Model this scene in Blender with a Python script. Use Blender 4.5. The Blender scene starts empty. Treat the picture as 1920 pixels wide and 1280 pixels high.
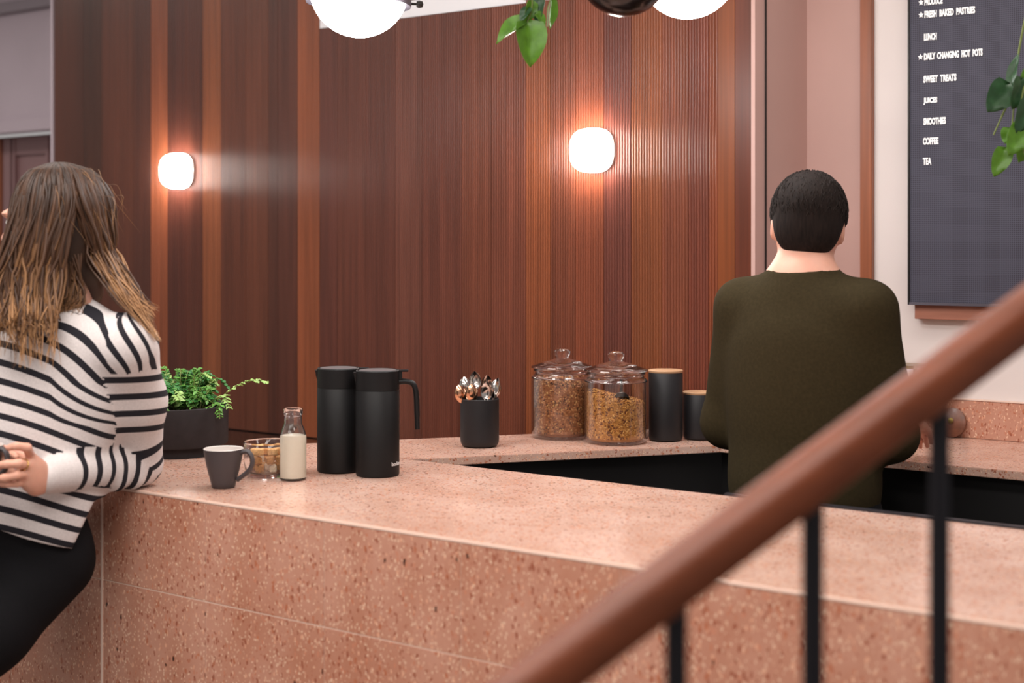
import bpy, bmesh, math, random
import numpy as np
from mathutils import Vector, Matrix, Euler

random.seed(7)
rng = np.random.default_rng(7)
SC = bpy.context.scene
COL = SC.collection
PI = math.pi

# ------------------------------------------------------------------ camera
EYE = 1.46
FPX = 2667.0            # 50 mm on 36 mm, 1920 px wide
cam_d = bpy.data.cameras.new('camera')
cam = bpy.data.objects.new('camera', cam_d)
COL.objects.link(cam)
cam.location = (0, 0, EYE)
cam.rotation_euler = (PI / 2, 0, 0)
cam_d.lens = 50.0
cam_d.sensor_width = 36.0
cam_d.shift_y = -175.0 / 1920.0
cam_d.clip_start = 0.05
cam_d.dof.use_dof = True
cam_d.dof.focus_distance = 3.4
cam_d.dof.aperture_fstop = 2.6
SC.camera = cam

# ------------------------------------------------------------------ world, added area lights, exposure
SC.view_settings.view_transform = 'Standard'
SC.view_settings.look = 'None'
SC.view_settings.gamma = 1.0
SC.view_settings.use_curve_mapping = False
SC.view_settings.exposure = 0.0
world = bpy.data.worlds.new('room_ambience')
SC.world = world
world.use_nodes = True
world.node_tree.nodes['Background'].inputs[0].default_value = (1.0, 0.95, 0.93, 1)
world.node_tree.nodes['Background'].inputs[1].default_value = 0.42

TH = math.radians(36.1)
RZ = -TH
DU = Vector((math.cos(TH), -math.sin(TH), 0))
DV = Vector((math.sin(TH), math.cos(TH), 0))


def uv(u, v, z=0.0):
    return DU * u + DV * v + Vector((0, 0, z))


def area(name, loc, sx, sy, watts, rot=(0, 0, RZ), color=(1, 0.95, 0.9)):
    d = bpy.data.lights.new(name, 'AREA')
    d.shape = 'RECTANGLE'
    d.size, d.size_y = sx, sy
    d.energy = watts
    d.color = color
    o = bpy.data.objects.new(name, d)
    COL.objects.link(o)
    o.location = loc
    o.rotation_euler = rot
    return o


area('added_light_front', uv(-1.5, 0.9, 2.76), 3.6, 0.5, 88)  # unseen area light added to brighten the counter front
area('added_light_hall', uv(-1.2, -1.6, 2.76), 4.0, 1.2, 60)  # added behind the camera, out of view, to light the front faces
area('added_light_bar', uv(-0.75, 2.9, 2.76), 1.9, 0.35, 20)  # added out of view to brighten the plaster wall
area('added_light_corridor', uv(-5.6, 2.6, 2.76), 1.2, 0.6, 15)  # unseen light added because the far left end came out dark
area('added_light_wall', uv(-3.2, 2.55, 2.76), 2.4, 0.25, 15)  # unseen wash added to lift the timber wall

# ------------------------------------------------------------------ small helpers


def lin(c):
    if isinstance(c, str):
        c = tuple(int(c[i:i + 2], 16) / 255 for i in (0, 2, 4))
    return tuple((x / 12.92 if x <= 0.04045 else ((x + 0.055) / 1.055) ** 2.4) for x in c[:3]) + (1.0,)


def P(px, py, dep):
    """world point at a given distance seen at a photo pixel (used to work out real positions)"""
    return Vector(((px - 960) / FPX * dep, dep, EYE - (py - 465) / FPX * dep))


def u_at(px, v):
    r = (px - 960) / FPX
    Y = v / (DV.x * r + DV.y)
    return DU.x * r * Y + DU.y * Y, Y


ZC = 0.96               # counter height
GAP = 0.0004             # things rest a hair above the stone


def on_counter(px, py, back=0.0):
    d = FPX * (EYE - ZC) / (py - 465) + back
    return Vector(((px - 960) / FPX * d, d, ZC + GAP))


class MB:
    """collects polygons, then links them as one mesh object"""

    def __init__(s):
        s.v, s.f, s.m = [], [], []

    def add(s, vs, fs, mat=0, M=None):
        b = len(s.v)
        for p in vs:
            p = Vector(p)
            s.v.append(M @ p if M is not None else p)
        for f in fs:
            s.f.append([i + b for i in f])
            s.m.append(mat)
        return s

    def box(s, x0, x1, y0, y1, z0, z1, mat=0, M=None):
        vs = [(x, y, z) for z in (z0, z1) for y in (y0, y1) for x in (x0, x1)]
        fs = [(0, 2, 3, 1), (4, 5, 7, 6), (0, 1, 5, 4), (2, 6, 7, 3), (0, 4, 6, 2), (1, 3, 7, 5)]
        return s.add(vs, fs, mat, M)

    def lathe(s, prof, seg=40, mat=0, M=None, closed=False, caps=True, sup=0):
        vs, fs = [], []
        n = len(prof)
        for r, z in prof:
            for k in range(seg):
                a = 2 * PI * k / seg
                q = 1.0 / (abs(math.cos(a)) ** sup + abs(math.sin(a)) ** sup) ** (1 / sup) if sup else 1.0
                vs.append((r * q * math.cos(a), r * q * math.sin(a), z))
        rows = n if closed else n - 1
        for i in range(rows):
            j = (i + 1) % n
            for k in range(seg):
                k2 = (k + 1) % seg
                fs.append((i * seg + k, i * seg + k2, j * seg + k2, j * seg + k))
        if not closed and caps:
            if prof[0][0] > 1e-6:
                fs.append(tuple(reversed(range(seg))))
            if prof[-1][0] > 1e-6:
                fs.append(tuple(range((n - 1) * seg, n * seg)))
        return s.add(vs, fs, mat, M)

    def tube(s, pts, rad, seg=8, mat=0, M=None, caps=True, flat=1.0):
        pts = [Vector(p) for p in pts]
        n = len(pts)
        rr = rad if hasattr(rad, '__len__') else [rad] * n
        vs, fs = [], []
        t0 = (pts[1] - pts[0]).normalized()
        ref = Vector((0, 0, 1)) if abs(t0.z) < 0.9 else Vector((1, 0, 0))
        a = t0.cross(ref).normalized()
        for i in range(n):
            t = (pts[min(i + 1, n - 1)] - pts[max(i - 1, 0)]).normalized()
            a = (a - t * a.dot(t)).normalized()
            b = t.cross(a)
            for k in range(seg):
                q = 2 * PI * k / seg
                vs.append(pts[i] + (a * math.cos(q) * flat + b * math.sin(q)) * rr[i])
        for i in range(n - 1):
            for k in range(seg):
                k2 = (k + 1) % seg
                fs.append((i * seg + k, i * seg + k2, (i + 1) * seg + k2, (i + 1) * seg + k))
        if caps:
            fs.append(tuple(reversed(range(seg))))
            fs.append(tuple(range((n - 1) * seg, n * seg)))
        return s.add(vs, fs, mat, M)

    def build(s, name, mats, parent=None, smooth=True, angle=None, bevel=0.0):
        me = bpy.data.meshes.new(name)
        me.from_pydata([tuple(p) for p in s.v], [], s.f)
        if not isinstance(mats, (list, tuple)):
            mats = [mats]
        for m in mats:
            me.materials.append(m)
        me.polygons.foreach_set('material_index', s.m)
        bm = bmesh.new()
        bm.from_mesh(me)
        bmesh.ops.remove_doubles(bm, verts=bm.verts, dist=1e-6)
        bmesh.ops.recalc_face_normals(bm, faces=bm.faces)
        if bevel > 0:
            es = [e for e in bm.edges if len(e.link_faces) == 2 and e.calc_face_angle(0) > 0.6]
            bmesh.ops.bevel(bm, geom=es, offset=bevel, segments=2, affect='EDGES', clamp_overlap=True)
        lim = math.radians(angle if angle else 40)
        for f in bm.faces:
            f.smooth = smooth
        for e in bm.edges:
            if len(e.link_faces) == 2 and e.calc_face_angle(0) > lim:
                e.smooth = False
        bm.to_mesh(me)
        bm.free()
        o = bpy.data.objects.new(name, me)
        COL.objects.link(o)
        if parent is not None:
            o.parent = parent
        return o


def tag(o, label, cat, group=None):
    o['label'] = label
    o['category'] = cat
    if group:
        o['group'] = group
    return o


def thing(name, label, cat, loc=(0, 0, 0), rz=0.0, group=None):
    o = bpy.data.objects.new(name, None)
    o.empty_display_size = 0.05
    COL.objects.link(o)
    o.location = loc
    o.rotation_euler = (0, 0, rz)
    return tag(o, label, cat, group)


def struct(o):
    o['kind'] = 'structure'
    return o


def spline(pts, n):
    """Catmull-Rom through pts, n samples"""
    p = [np.array(q, float) for q in pts]
    p = [2 * p[0] - p[1]] + p + [2 * p[-1] - p[-2]]
    out = []
    segs = len(p) - 3
    for i in range(n):
        t = i / (n - 1) * segs
        k = min(int(t), segs - 1)
        t -= k
        a, b, c, d = p[k:k + 4]
        out.append(Vector(0.5 * (2 * b + (c - a) * t + (2 * a - 5 * b + 4 * c - d) * t * t + (3 * b - a - 3 * c + d) * t ** 3)))
    return out


# ------------------------------------------------------------------ materials
def mat(name, color, rough=0.5, metal=0.0, spec=0.5, **kw):
    m = bpy.data.materials.new(name)
    m.use_nodes = True
    b = m.node_tree.nodes['Principled BSDF']
    b.inputs['Base Color'].default_value = lin(color)
    b.inputs['Roughness'].default_value = rough
    b.inputs['Metallic'].default_value = metal
    b.inputs['Specular IOR Level'].default_value = spec
    for k, v in kw.items():
        b.inputs[k].default_value = v
    return m


def nodes(m):
    return m.node_tree.nodes, m.node_tree.links, m.node_tree.nodes['Principled BSDF']


def add_noise(m, scale=(40, 40, 40), amount=0.25, bump=0.0, detail=4, coord='Object'):
    """soft mottling of the base colour and an optional fine relief"""
    N, L, b = nodes(m)
    tc = N.new('ShaderNodeTexCoord')
    mp = N.new('ShaderNodeMapping')
    mp.inputs['Scale'].default_value = scale
    nz = N.new('ShaderNodeTexNoise')
    nz.inputs['Scale'].default_value = 1.0
    nz.inputs['Detail'].default_value = detail
    L.new(tc.outputs[coord], mp.inputs[0])
    L.new(mp.outputs[0], nz.inputs['Vector'])
    mr = N.new('ShaderNodeMapRange')
    mr.inputs['From Min'].default_value = 0.3
    mr.inputs['From Max'].default_value = 0.7
    mr.inputs['To Min'].default_value = 1 - amount
    mr.inputs['To Max'].default_value = 1 + amount
    L.new(nz.outputs['Fac'], mr.inputs['Value'])
    mx = N.new('ShaderNodeMix')
    mx.data_type = 'RGBA'
    mx.blend_type = 'MULTIPLY'
    mx.inputs['Factor'].default_value = 1.0
    src = b.inputs['Base Color']
    if src.is_linked:
        L.new(src.links[0].from_socket, mx.inputs['A'])
    else:
        mx.inputs['A'].default_value = src.default_value
    L.new(mr.outputs[0], mx.inputs['B'])
    L.new(mx.outputs['Result'], src)
    if bump:
        bp = N.new('ShaderNodeBump')
        bp.inputs['Strength'].default_value = bump
        bp.inputs['Distance'].default_value = 0.002
        L.new(nz.outputs['Fac'], bp.inputs['Height'])
        L.new(bp.outputs[0], b.inputs['Normal'])
    return m


def wood_by_object(name, rough=0.33):
    m = mat(name, (0.5, 0.3, 0.2), rough, spec=0.4)
    N, L, b = nodes(m)
    oi = N.new('ShaderNodeObjectInfo')
    L.new(oi.outputs['Color'], b.inputs['Base Color'])
    add_noise(m, (70, 70, 1.6), 0.22, 0.0, 6)
    add_noise(m, (9, 9, 0.7), 0.16, 0.0, 3)
    return m


def terrazzo(name, zs=1.0, rough=0.3, base=('c08c77', 'b0775f')):
    m = mat(name, base[0], rough, spec=0.5)
    N, L, b = nodes(m)
    tc = N.new('ShaderNodeTexCoord')
    mp = N.new('ShaderNodeMapping')
    mp.inputs['Scale'].default_value = (1, 1, zs)
    L.new(tc.outputs['Object'], mp.inputs[0])
    nz = N.new('ShaderNodeTexNoise')
    nz.inputs['Scale'].default_value = 9
    nz.inputs['Detail'].default_value = 5
    L.new(mp.outputs[0], nz.inputs['Vector'])
    r0 = N.new('ShaderNodeValToRGB')
    r0.color_ramp.elements[0].position = 0.35
    r0.color_ramp.elements[0].color = lin(base[1])
    r0.color_ramp.elements[1].position = 0.65
    r0.color_ramp.elements[1].color = lin(base[0])
    L.new(nz.outputs['Fac'], r0.inputs[0])
    cur = r0.outputs[0]
    # wobble so that chips are not neat cells
    wz = N.new('ShaderNodeTexNoise')
    wz.inputs['Scale'].default_value = 120
    L.new(mp.outputs[0], wz.inputs['Vector'])
    wa = N.new('ShaderNodeMixRGB')
    wa.blend_type = 'LINEAR_LIGHT'
    wa.inputs[0].default_value = 0.004
    L.new(mp.outputs[0], wa.inputs[1])
    L.new(wz.outputs['Color'], wa.inputs[2])
    layers = [(150, 0.30, 0.36, [('8f4a33', 0.0), ('b86a48', 0.35), ('d9a184', 0.6), ('c07d62', 0.85)], 0.85),
              (260, 0.27, 0.45, [('e6c3a8', 0.0), ('a35a40', 0.45), ('d9a98c', 0.75)], 0.8),
              (85, 0.22, 0.17, [('a85a38', 0.0), ('c98058', 0.5), ('8a4a34', 0.8)], 0.7),
              (85, 0.17, 0.03, [('3a2822', 0.0), ('5a4034', 0.6)], 1.0)]
    for sc, size, keep, cols, fac in layers:
        vo = N.new('ShaderNodeTexVoronoi')
        vo.inputs['Scale'].default_value = sc
        L.new(wa.outputs[0], vo.inputs['Vector'])
        sep = N.new('ShaderNodeSeparateColor')
        L.new(vo.outputs['Color'], sep.inputs[0])
        near = N.new('ShaderNodeMath')
        near.operation = 'LESS_THAN'
        near.inputs[1].default_value = size * 1.35
        L.new(vo.outputs['Distance'], near.inputs[0])
        kp = N.new('ShaderNodeMath')
        kp.operation = 'LESS_THAN'
        kp.inputs[1].default_value = keep
        L.new(sep.outputs[0], kp.inputs[0])
        mul = N.new('ShaderNodeMath')
        mul.operation = 'MULTIPLY'
        L.new(near.outputs[0], mul.inputs[0])
        L.new(kp.outputs[0], mul.inputs[1])
        ml2 = N.new('ShaderNodeMath')
        ml2.operation = 'MULTIPLY'
        ml2.inputs[1].default_value = fac
        L.new(mul.outputs[0], ml2.inputs[0])
        rp = N.new('ShaderNodeValToRGB')
        rp.color_ramp.interpolation = 'CONSTANT'
        rp.color_ramp.elements[0].color = lin(cols[0][0])
        rp.color_ramp.elements[1].position = cols[1][1]
        rp.color_ramp.elements[1].color = lin(cols[1][0])
        for c, p in cols[2:]:
            e = rp.color_ramp.elements.new(p)
            e.color = lin(c)
        L.new(sep.outputs[1], rp.inputs[0])
        mx = N.new('ShaderNodeMix')
        mx.data_type = 'RGBA'
        L.new(ml2.outputs[0], mx.inputs['Factor'])
        L.new(cur, mx.inputs['A'])
        L.new(rp.outputs[0], mx.inputs['B'])
        cur = mx.outputs['Result']
    L.new(cur, b.inputs['Base Color'])
    return m


def emitter(name, color, strength):
    m = mat(name, color, 0.3)
    b = m.node_tree.nodes['Principled BSDF']
    b.inputs['Emission Color'].default_value = lin(color)
    b.inputs['Emission Strength'].default_value = strength
    return m


def glass(name, color=(1, 1, 1), rough=0.0, ior=1.45):
    return mat(name, color, rough, **{'Transmission Weight': 1.0, 'IOR': ior})


M_WOOD = wood_by_object('fluted_timber')
M_TILE = terrazzo('terrazzo_front', 0.55, 0.34)
M_TOP = terrazzo('terrazzo_top', 1.0, 0.2, ('caa899', 'bb9483'))
M_GROUT = mat('grout', 'e2c2b0', 0.8)
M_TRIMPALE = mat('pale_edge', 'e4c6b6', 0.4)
M_BLACKCAB = mat('black_cabinet', '121011', 0.5)
M_BLACKRAIL = mat('black_edge_strip', '25242a', 0.35)
M_PINK = add_noise(mat('dusty_pink_wall', 'b8948b', 0.6), (3, 3, 3), 0.04)  # deeper pink tone, used up to the timber strip
M_PALE = add_noise(mat('pale_pink_wall', 'd8cdc9', 0.6), (3, 3, 3), 0.03)  # paler tone, used past the timber strip
M_LILAC = add_noise(mat('grey_lilac_paint', 'b9aab2', 0.6), (3, 3, 3), 0.04)
M_MAUVE = mat('mauve_paint', '8d6c6c', 0.55)
M_WHITE = mat('white_paint', 'ecebee', 0.5)
M_FLOOR = add_noise(mat('concrete_floor', '8b7f78', 0.5), (5, 5, 5), 0.12)
M_TIMBERTRIM = add_noise(mat('timber_trim', '8a4c2c', 0.4), (60, 60, 2), 0.25, 0, 5)
M_BOARD = mat('letter_board_felt', '4d4a57', 0.7)
M_LETTER = mat('white_letters', 'f4f4f4', 0.5)
M_DARKMETAL = mat('dark_metal', '2a2624', 0.4, 0.6)
M_GREYMETAL = mat('grey_metal', '75707a', 0.35, 0.85)
M_BRASS = mat('brass', '8d7640', 0.35, 1.0)
M_STEEL = mat('steel', 'c8c2bd', 0.16, 1.0)
M_REFLSTEEL = mat('timber_reflection_steel', 'd8a888', 0.2, 1.0)  # steel with the timber's warm reflection put into its colour
M_JUG = mat('black_jug_plastic', '0d0c0d', 0.5, spec=0.3)
M_JUGRIM = mat('jug_lid_top', '5d5757', 0.4)
M_POT = add_noise(mat('black_planter', '2a2526', 0.8, spec=0.3), (60, 60, 60), 0.12, 0.1)
M_SOIL = mat('soil', '2b1d14', 0.95)
M_MUG = mat('charcoal_glaze', '413b3d', 0.5)
M_MUGIN = mat('pale_glaze', 'd9d0ca', 0.3)
M_CUPBLACK = mat('black_ceramic', '1c1a1c', 0.5, spec=0.35)
M_LIDWOOD = mat('bamboo_lid', 'b48c6a', 0.5)
M_GLASS = glass('clear_glass')
def thin_glass(name):
    m = bpy.data.materials.new(name)
    m.use_nodes = True
    N, L = m.node_tree.nodes, m.node_tree.links
    N.remove(N['Principled BSDF'])
    lw = N.new('ShaderNodeLayerWeight')
    lw.inputs['Blend'].default_value = 0.5
    pw = N.new('ShaderNodeMath')
    pw.operation = 'POWER'
    pw.inputs[1].default_value = 2.4
    L.new(lw.outputs['Facing'], pw.inputs[0])
    fr = N.new('ShaderNodeMath')
    fr.operation = 'MULTIPLY_ADD'
    fr.inputs[1].default_value = 0.85
    fr.inputs[2].default_value = 0.05
    L.new(pw.outputs[0], fr.inputs[0])
    tp = N.new('ShaderNodeBsdfTransparent')
    tp.inputs[0].default_value = (0.965, 0.975, 0.97, 1)
    gl = N.new('ShaderNodeBsdfGlossy')
    gl.inputs['Roughness'].default_value = 0.03
    ms = N.new('ShaderNodeMixShader')
    L.new(fr.outputs[0], ms.inputs[0])
    L.new(tp.outputs[0], ms.inputs[1])
    L.new(gl.outputs[0], ms.inputs[2])
    L.new(ms.outputs[0], N['Material Output'].inputs[0])
    return m


M_THIN = thin_glass('thin_clear_glass')
M_MILK = mat('milk', 'f2e6d2', 0.35)
M_LAMP = emitter('opal_lamp', 'ffffff', 46.0)
M_SCONCE = emitter('opal_sconce', 'fff6ee', 58.0)
M_RAILWOOD = add_noise(mat('handrail_wood', '66321a', 0.45, spec=0.3), (6, 40, 40), 0.18, 0, 5)
M_BALUSTER = mat('baluster_paint', '100e15', 0.5, spec=0.3)
M_SKIN = add_noise(mat('skin', 'd9a18b', 0.5, **{'Subsurface Weight': 0.15, 'Subsurface Scale': 0.01}), (30, 30, 30), 0.06)
M_DENIM = add_noise(mat('black_denim', '0d0c0f', 0.9, spec=0.2), (300, 300, 300), 0.2, 0.2)
M_OLIVE = add_noise(mat('olive_shirt', '332b1b', 0.95, spec=0.1), (150, 150, 150), 0.12, 0.15)
M_SHOE = mat('black_leather', '1a1818', 0.5)
M_DARKHAIR = add_noise(mat('dark_hair', '1d1512', 0.8, spec=0.15), (200, 200, 30), 0.4, 0.6)
M_EYE = mat('eye_white', 'e8e2dc', 0.2)
M_IRIS = mat('iris', '3a2a1e', 0.2)
M_LIP = mat('lips', 'b5695c', 0.45)
M_GOLD = mat('gold', 'd8b070', 0.2, 1.0)
M_SUGAR = [add_noise(mat('brown_sugar', c, 0.7), (250, 250, 250), 0.25, 0.3) for c in ('bd8650', 'd0a068', 'e6d2b6')]


def leaf_mat(name, c1, c2, trans=0.25):
    m = mat(name, c1, 0.38)
    N, L, b = nodes(m)
    add_noise(m, (60, 60, 60), 0.25)
    tr = N.new('ShaderNodeBsdfTranslucent')
    tr.inputs[0].default_value = lin(c2)
    ms = N.new('ShaderNodeMixShader')
    ms.inputs[0].default_value = trans
    out = N['Material Output']
    L.new(b.outputs[0], ms.inputs[1])
    L.new(tr.outputs[0], ms.inputs[2])
    L.new(ms.outputs[0], out.inputs[0])
    return m


M_LEAF = leaf_mat('vine_leaf', '5c8a2c', 'a8cc40')
M_LEAFDARK = leaf_mat('dark_vine_leaf', '2c4f2e', '5a9040', 0.15)
M_FERN = [leaf_mat('fern_leaf', c, d) for c, d in (('6aa048', '9acc58'), ('3f7f3c', '6fb44e'), ('a9c878', 'c8e490'))]
M_STEM = mat('plant_stem', '6d7a3a', 0.6)

# letter board: fine grid of little ribs
N, L, b = nodes(M_BOARD)
tc = N.new('ShaderNodeTexCoord')
sx = N.new('ShaderNodeSeparateXYZ')
L.new(tc.outputs['Object'], sx.inputs[0])
hs = []
for out, per in ((sx.outputs[0], 0.0052), (sx.outputs[2], 0.0052)):
    a = N.new('ShaderNodeMath'); a.operation = 'MULTIPLY'; a.inputs[1].default_value = 2 * PI / per
    L.new(out, a.inputs[0])
    s_ = N.new('ShaderNodeMath'); s_.operation = 'SINE'
    L.new(a.outputs[0], s_.inputs[0])
    hs.append(s_)
mx_ = N.new('ShaderNodeMath'); mx_.operation = 'MAXIMUM'
L.new(hs[0].outputs[0], mx_.inputs[0]); L.new(hs[1].outputs[0], mx_.inputs[1])
rp = N.new('ShaderNodeValToRGB')
rp.color_ramp.elements[0].color = lin('2a2834'); rp.color_ramp.elements[1].color = lin('4a4857')
rp.color_ramp.elements[0].position = 0.2
L.new(mx_.outputs[0], rp.inputs[0])
L.new(rp.outputs[0], b.inputs['Base Color'])

# striped knit: stripes follow the woven-in 'stripe' attribute of the garment
M_KNIT = mat('striped_knit', 'ddd2cf', 0.9)
N, L, b = nodes(M_KNIT)
at_ = N.new('ShaderNodeAttribute'); at_.attribute_name = 'stripe'
fr = N.new('ShaderNodeMath'); fr.operation = 'FRACT'
L.new(at_.outputs['Fac'], fr.inputs[0])
lt = N.new('ShaderNodeMath'); lt.operation = 'LESS_THAN'; lt.inputs[1].default_value = 0.37
L.new(fr.outputs[0], lt.inputs[0])
mx2 = N.new('ShaderNodeMix'); mx2.data_type = 'RGBA'
mx2.inputs['A'].default_value = lin('d4cbc9'); mx2.inputs['B'].default_value = lin('16131c')
L.new(lt.outputs[0], mx2.inputs['Factor'])
L.new(mx2.outputs['Result'], b.inputs['Base Color'])
add_noise(M_KNIT, (260, 260, 260), 0.07, 0.25)

# hair: darker at the root, blonde towards the tip (its own colouring)
M_HAIR = mat('brown_to_blonde_hair', '4a3020', 0.48, spec=0.35)
N, L, b = nodes(M_HAIR)
at_ = N.new('ShaderNodeAttribute'); at_.attribute_name = 'tip'
rp = N.new('ShaderNodeValToRGB')
rp.color_ramp.elements[0].color = lin('21150f'); rp.color_ramp.elements[1].color = lin('d0a074')
e = rp.color_ramp.elements.new(0.45); e.color = lin('4e3322')
e = rp.color_ramp.elements.new(0.75); e.color = lin('a87a50')
L.new(at_.outputs['Fac'], rp.inputs[0])
L.new(rp.outputs[0], b.inputs['Base Color'])

# ------------------------------------------------------------------ the setting
ZCEIL = 2.80


def uvbox(name, u0, u1, v0, v1, z0, z1, m, parent=None, bevel=0.0):
    o = MB().box(u0, u1, v0, v1, z0, z1).build(name, m, parent, smooth=False, bevel=bevel)
    if parent is None:
        o.rotation_euler.z = RZ
    return o


struct(uvbox('floor', -7.5, 3.0, -4.0, 5.2, -0.05, 0.0, M_FLOOR))
struct(uvbox('ceiling', -7.5, 3.0, -4.0, 5.2, ZCEIL, ZCEIL + 0.05, M_WHITE))

VW = 3.426              # face of the timber wall
VB = 3.746              # face of the plaster wall behind the bar
uL, _ = u_at(101, VW)
uR, _ = u_at(1410, VW)
wall = struct(uvbox('wall_back', uL - 0.005, uR, VW + 0.014, VW + 0.30, 0.0, ZCEIL, mat('timber_backing', '2a1711', 0.7)))

# planks: photo seams worked out on the wall's plane, with their own timber tone
seams = [(101, 155, '4c2a20'), (155, 190, '40241b'), (190, 250, '512d22'), (250, 282, '482820'), (282, 313, '7c4630'),
         (313, 348, '4a271f'), (348, 379, '4e2a21'), (379, 413, '7a4830'), (413, 460, '563024'), (460, 502, '5b3427'), (502, 520, '4a2a22'),
         (520, 557, '4e2c24'), (557, 598, '7b462f')]
door_seams = [(598, 632, '57312a'), (632, 685, '5a332a'), (685, 740, '58322a'), (740, 790, '5e3830'), (790, 865, '5e352c'), (865, 920, '64382b'),
              (920, 985, '63372b')]
right_seams = [(985, 1031, '78432b'), (1031, 1078, '613527'), (1078, 1131, '6d3b2b'), (1131, 1183, '57302a'), (1183, 1240, '70402a'), (1240, 1290, '66392b'),
               (1290, 1328, '63352b'), (1328, 1346, '6a3826'), (1346, 1378, '6c3a1e'), (1378, 1410, '552a1c')]
PITCH = 0.0088


def plank(u0, u1, z0, z1, color, v0=VW, flat=False, parent=wall):
    g = 0.0006
    u0 += g
    u1 -= g
    n = max(2, round((u1 - u0) / PITCH))
    p = (u1 - u0) / n
    prof = []
    if flat:
        prof = [(u0, 0.0), (u1, 0.0)]
    else:
        for i in range(n):
            for f, d in ((0, 0.0034), (0.07, 0.0019), (0.2, 0.0008), (0.38, 0.0001), (0.62, 0.0001), (0.8, 0.0008), (0.93, 0.0019)):
                prof.append((u0 + (i + f) * p, d))
        prof.append((u1, 0.0034))
    prof = [(prof[0][0], 0.013)] + prof + [(prof[-1][0], 0.013)]
    vs, fs = [], []
    for z in (z0, z1):
        vs += [(u, v0 + d, z) for u, d in prof]
    k = len(prof)
    for i in range(k - 1):
        fs.append((i, i + 1, k + i + 1, k + i))
    fs.append((0, k, 2 * k - 1, k - 1))
    o = MB().add(vs, fs).build('plank', M_WOOD, parent, smooth=True, angle=75)
    k_ = lin(color)
    o.color = (k_[0] * 1.17, k_[1] * 1.05, k_[2] * 0.86, 1)
    return o


ZJ = 0.832
for a, b_, c in seams + right_seams:
    x0, x1 = u_at(a, VW)[0], u_at(b_, VW)[0]
    plank(x0, x1, ZJ, ZCEIL, c, flat=(a >= 1346))
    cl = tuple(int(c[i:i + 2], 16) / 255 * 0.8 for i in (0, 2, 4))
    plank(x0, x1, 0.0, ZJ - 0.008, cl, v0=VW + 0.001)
ZD = 2.185
for a, b_, c in door_seams:
    x0, x1 = u_at(a, VW)[0], u_at(b_, VW)[0]
    plank(x0, x1, ZJ, ZD, c)
    plank(x0, x1, ZD + 0.056, ZCEIL, c)
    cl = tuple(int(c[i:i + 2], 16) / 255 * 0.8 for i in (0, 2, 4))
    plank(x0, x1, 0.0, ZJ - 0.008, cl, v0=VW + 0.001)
struct(uvbox('trim_1', u_at(598, VW)[0], u_at(985, VW)[0], VW + 0.004, VW + 0.0135, ZD + 0.002, ZD + 0.054, M_WHITE))
struct(uvbox('trim_2', uL - 0.016, uL - 0.006, VW - 0.004, VW + 0.30, 0.0, ZCEIL, M_LILAC))

# plaster wall behind the bar, its return beside the timber wall, timber strip
uT0, uT1 = u_at(1618, VB)[0], u_at(1640, VB)[0]
struct(uvbox('wall_right', uR - 0.3, uT0 + 0.01, VB, VB + 0.1, 0, ZCEIL, M_PINK))
struct(uvbox('wall_bar', uT0 + 0.01, 1.6, VB, VB + 0.1, 0, ZCEIL, M_PALE))
struct(uvbox('wall_return', uR + 0.0005, uR + 0.012, VW - 0.006, VB, 0, ZCEIL, M_PINK))
struct(uvbox('trim_3', uR + 0.0125, uR + 0.016, VW + 0.05, VW + 0.056, 0.97, ZCEIL, M_DARKMETAL))
struct(uvbox('trim_4', uT0, uT1, VB - 0.022, VB, 0.0, ZCEIL, M_TIMBERTRIM, bevel=0.002))

# beyond the left end of the timber wall
VL = 3.95
zb = EYE + (465 - 236) / FPX * u_at(50, VL)[1]
struct(uvbox('wall_left', -7.4, uL - 0.02, VL, VL + 0.25, zb, ZCEIL, M_LILAC))
struct(uvbox('trim_5', -7.4, uL - 0.02, VL - 0.03, VL, zb - 0.03, zb + 0.03, M_LILAC, bevel=0.004))
zt = EYE + (465 - 22) / FPX * u_at(50, VL)[1]
struct(uvbox('trim_6', -7.4, uL - 0.02, VL - 0.04, VL, zt, zt + 0.05, mat('grey_cornice', '8d8288', 0.6), bevel=0.004))
dl = struct(uvbox('door_1', -7.4, uL - 0.02, VL + 0.12, VL + 0.2, 0, zb - 0.03, M_MAUVE))
for a, b_ in ((12, 26), (30, 34), (92, 97)):
    uvbox('door_stile', u_at(a, VL + 0.12)[0], u_at(b_, VL + 0.12)[0], VL + 0.10, VL + 0.12, 0, zb - 0.04, M_MAUVE, dl)
uvbox('door_rail', u_at(34, VL + 0.12)[0], u_at(92, VL + 0.12)[0], VL + 0.105, VL + 0.12, EYE + (465 - 282) / FPX * 6.4, zb - 0.04, M_MAUVE, dl)
uvbox('door_jamb', -7.35, u_at(11, VL + 0.12)[0], VL + 0.09, VL + 0.12, 0, zb - 0.04, M_TIMBERTRIM, dl)

# ------------------------------------------------------------------ front counter
VF = 1.92
VBK = 2.578
counter = thing('bar_counter', 'long front bar counter faced with pink terrazzo tiles', 'counter', (0, 0, 0), RZ)
top = MB()


def slab(poly, z0, z1):
    n = len(poly)
    vs = [(x, y, z0) for x, y in poly] + [(x, y, z1) for x, y in poly]
    fs = [tuple(reversed(range(n))), tuple(range(n, 2 * n))]
    for i in range(n):
        j = (i + 1) % n
        fs.append((i, j, n + j, n + i))
    return vs, fs


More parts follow.
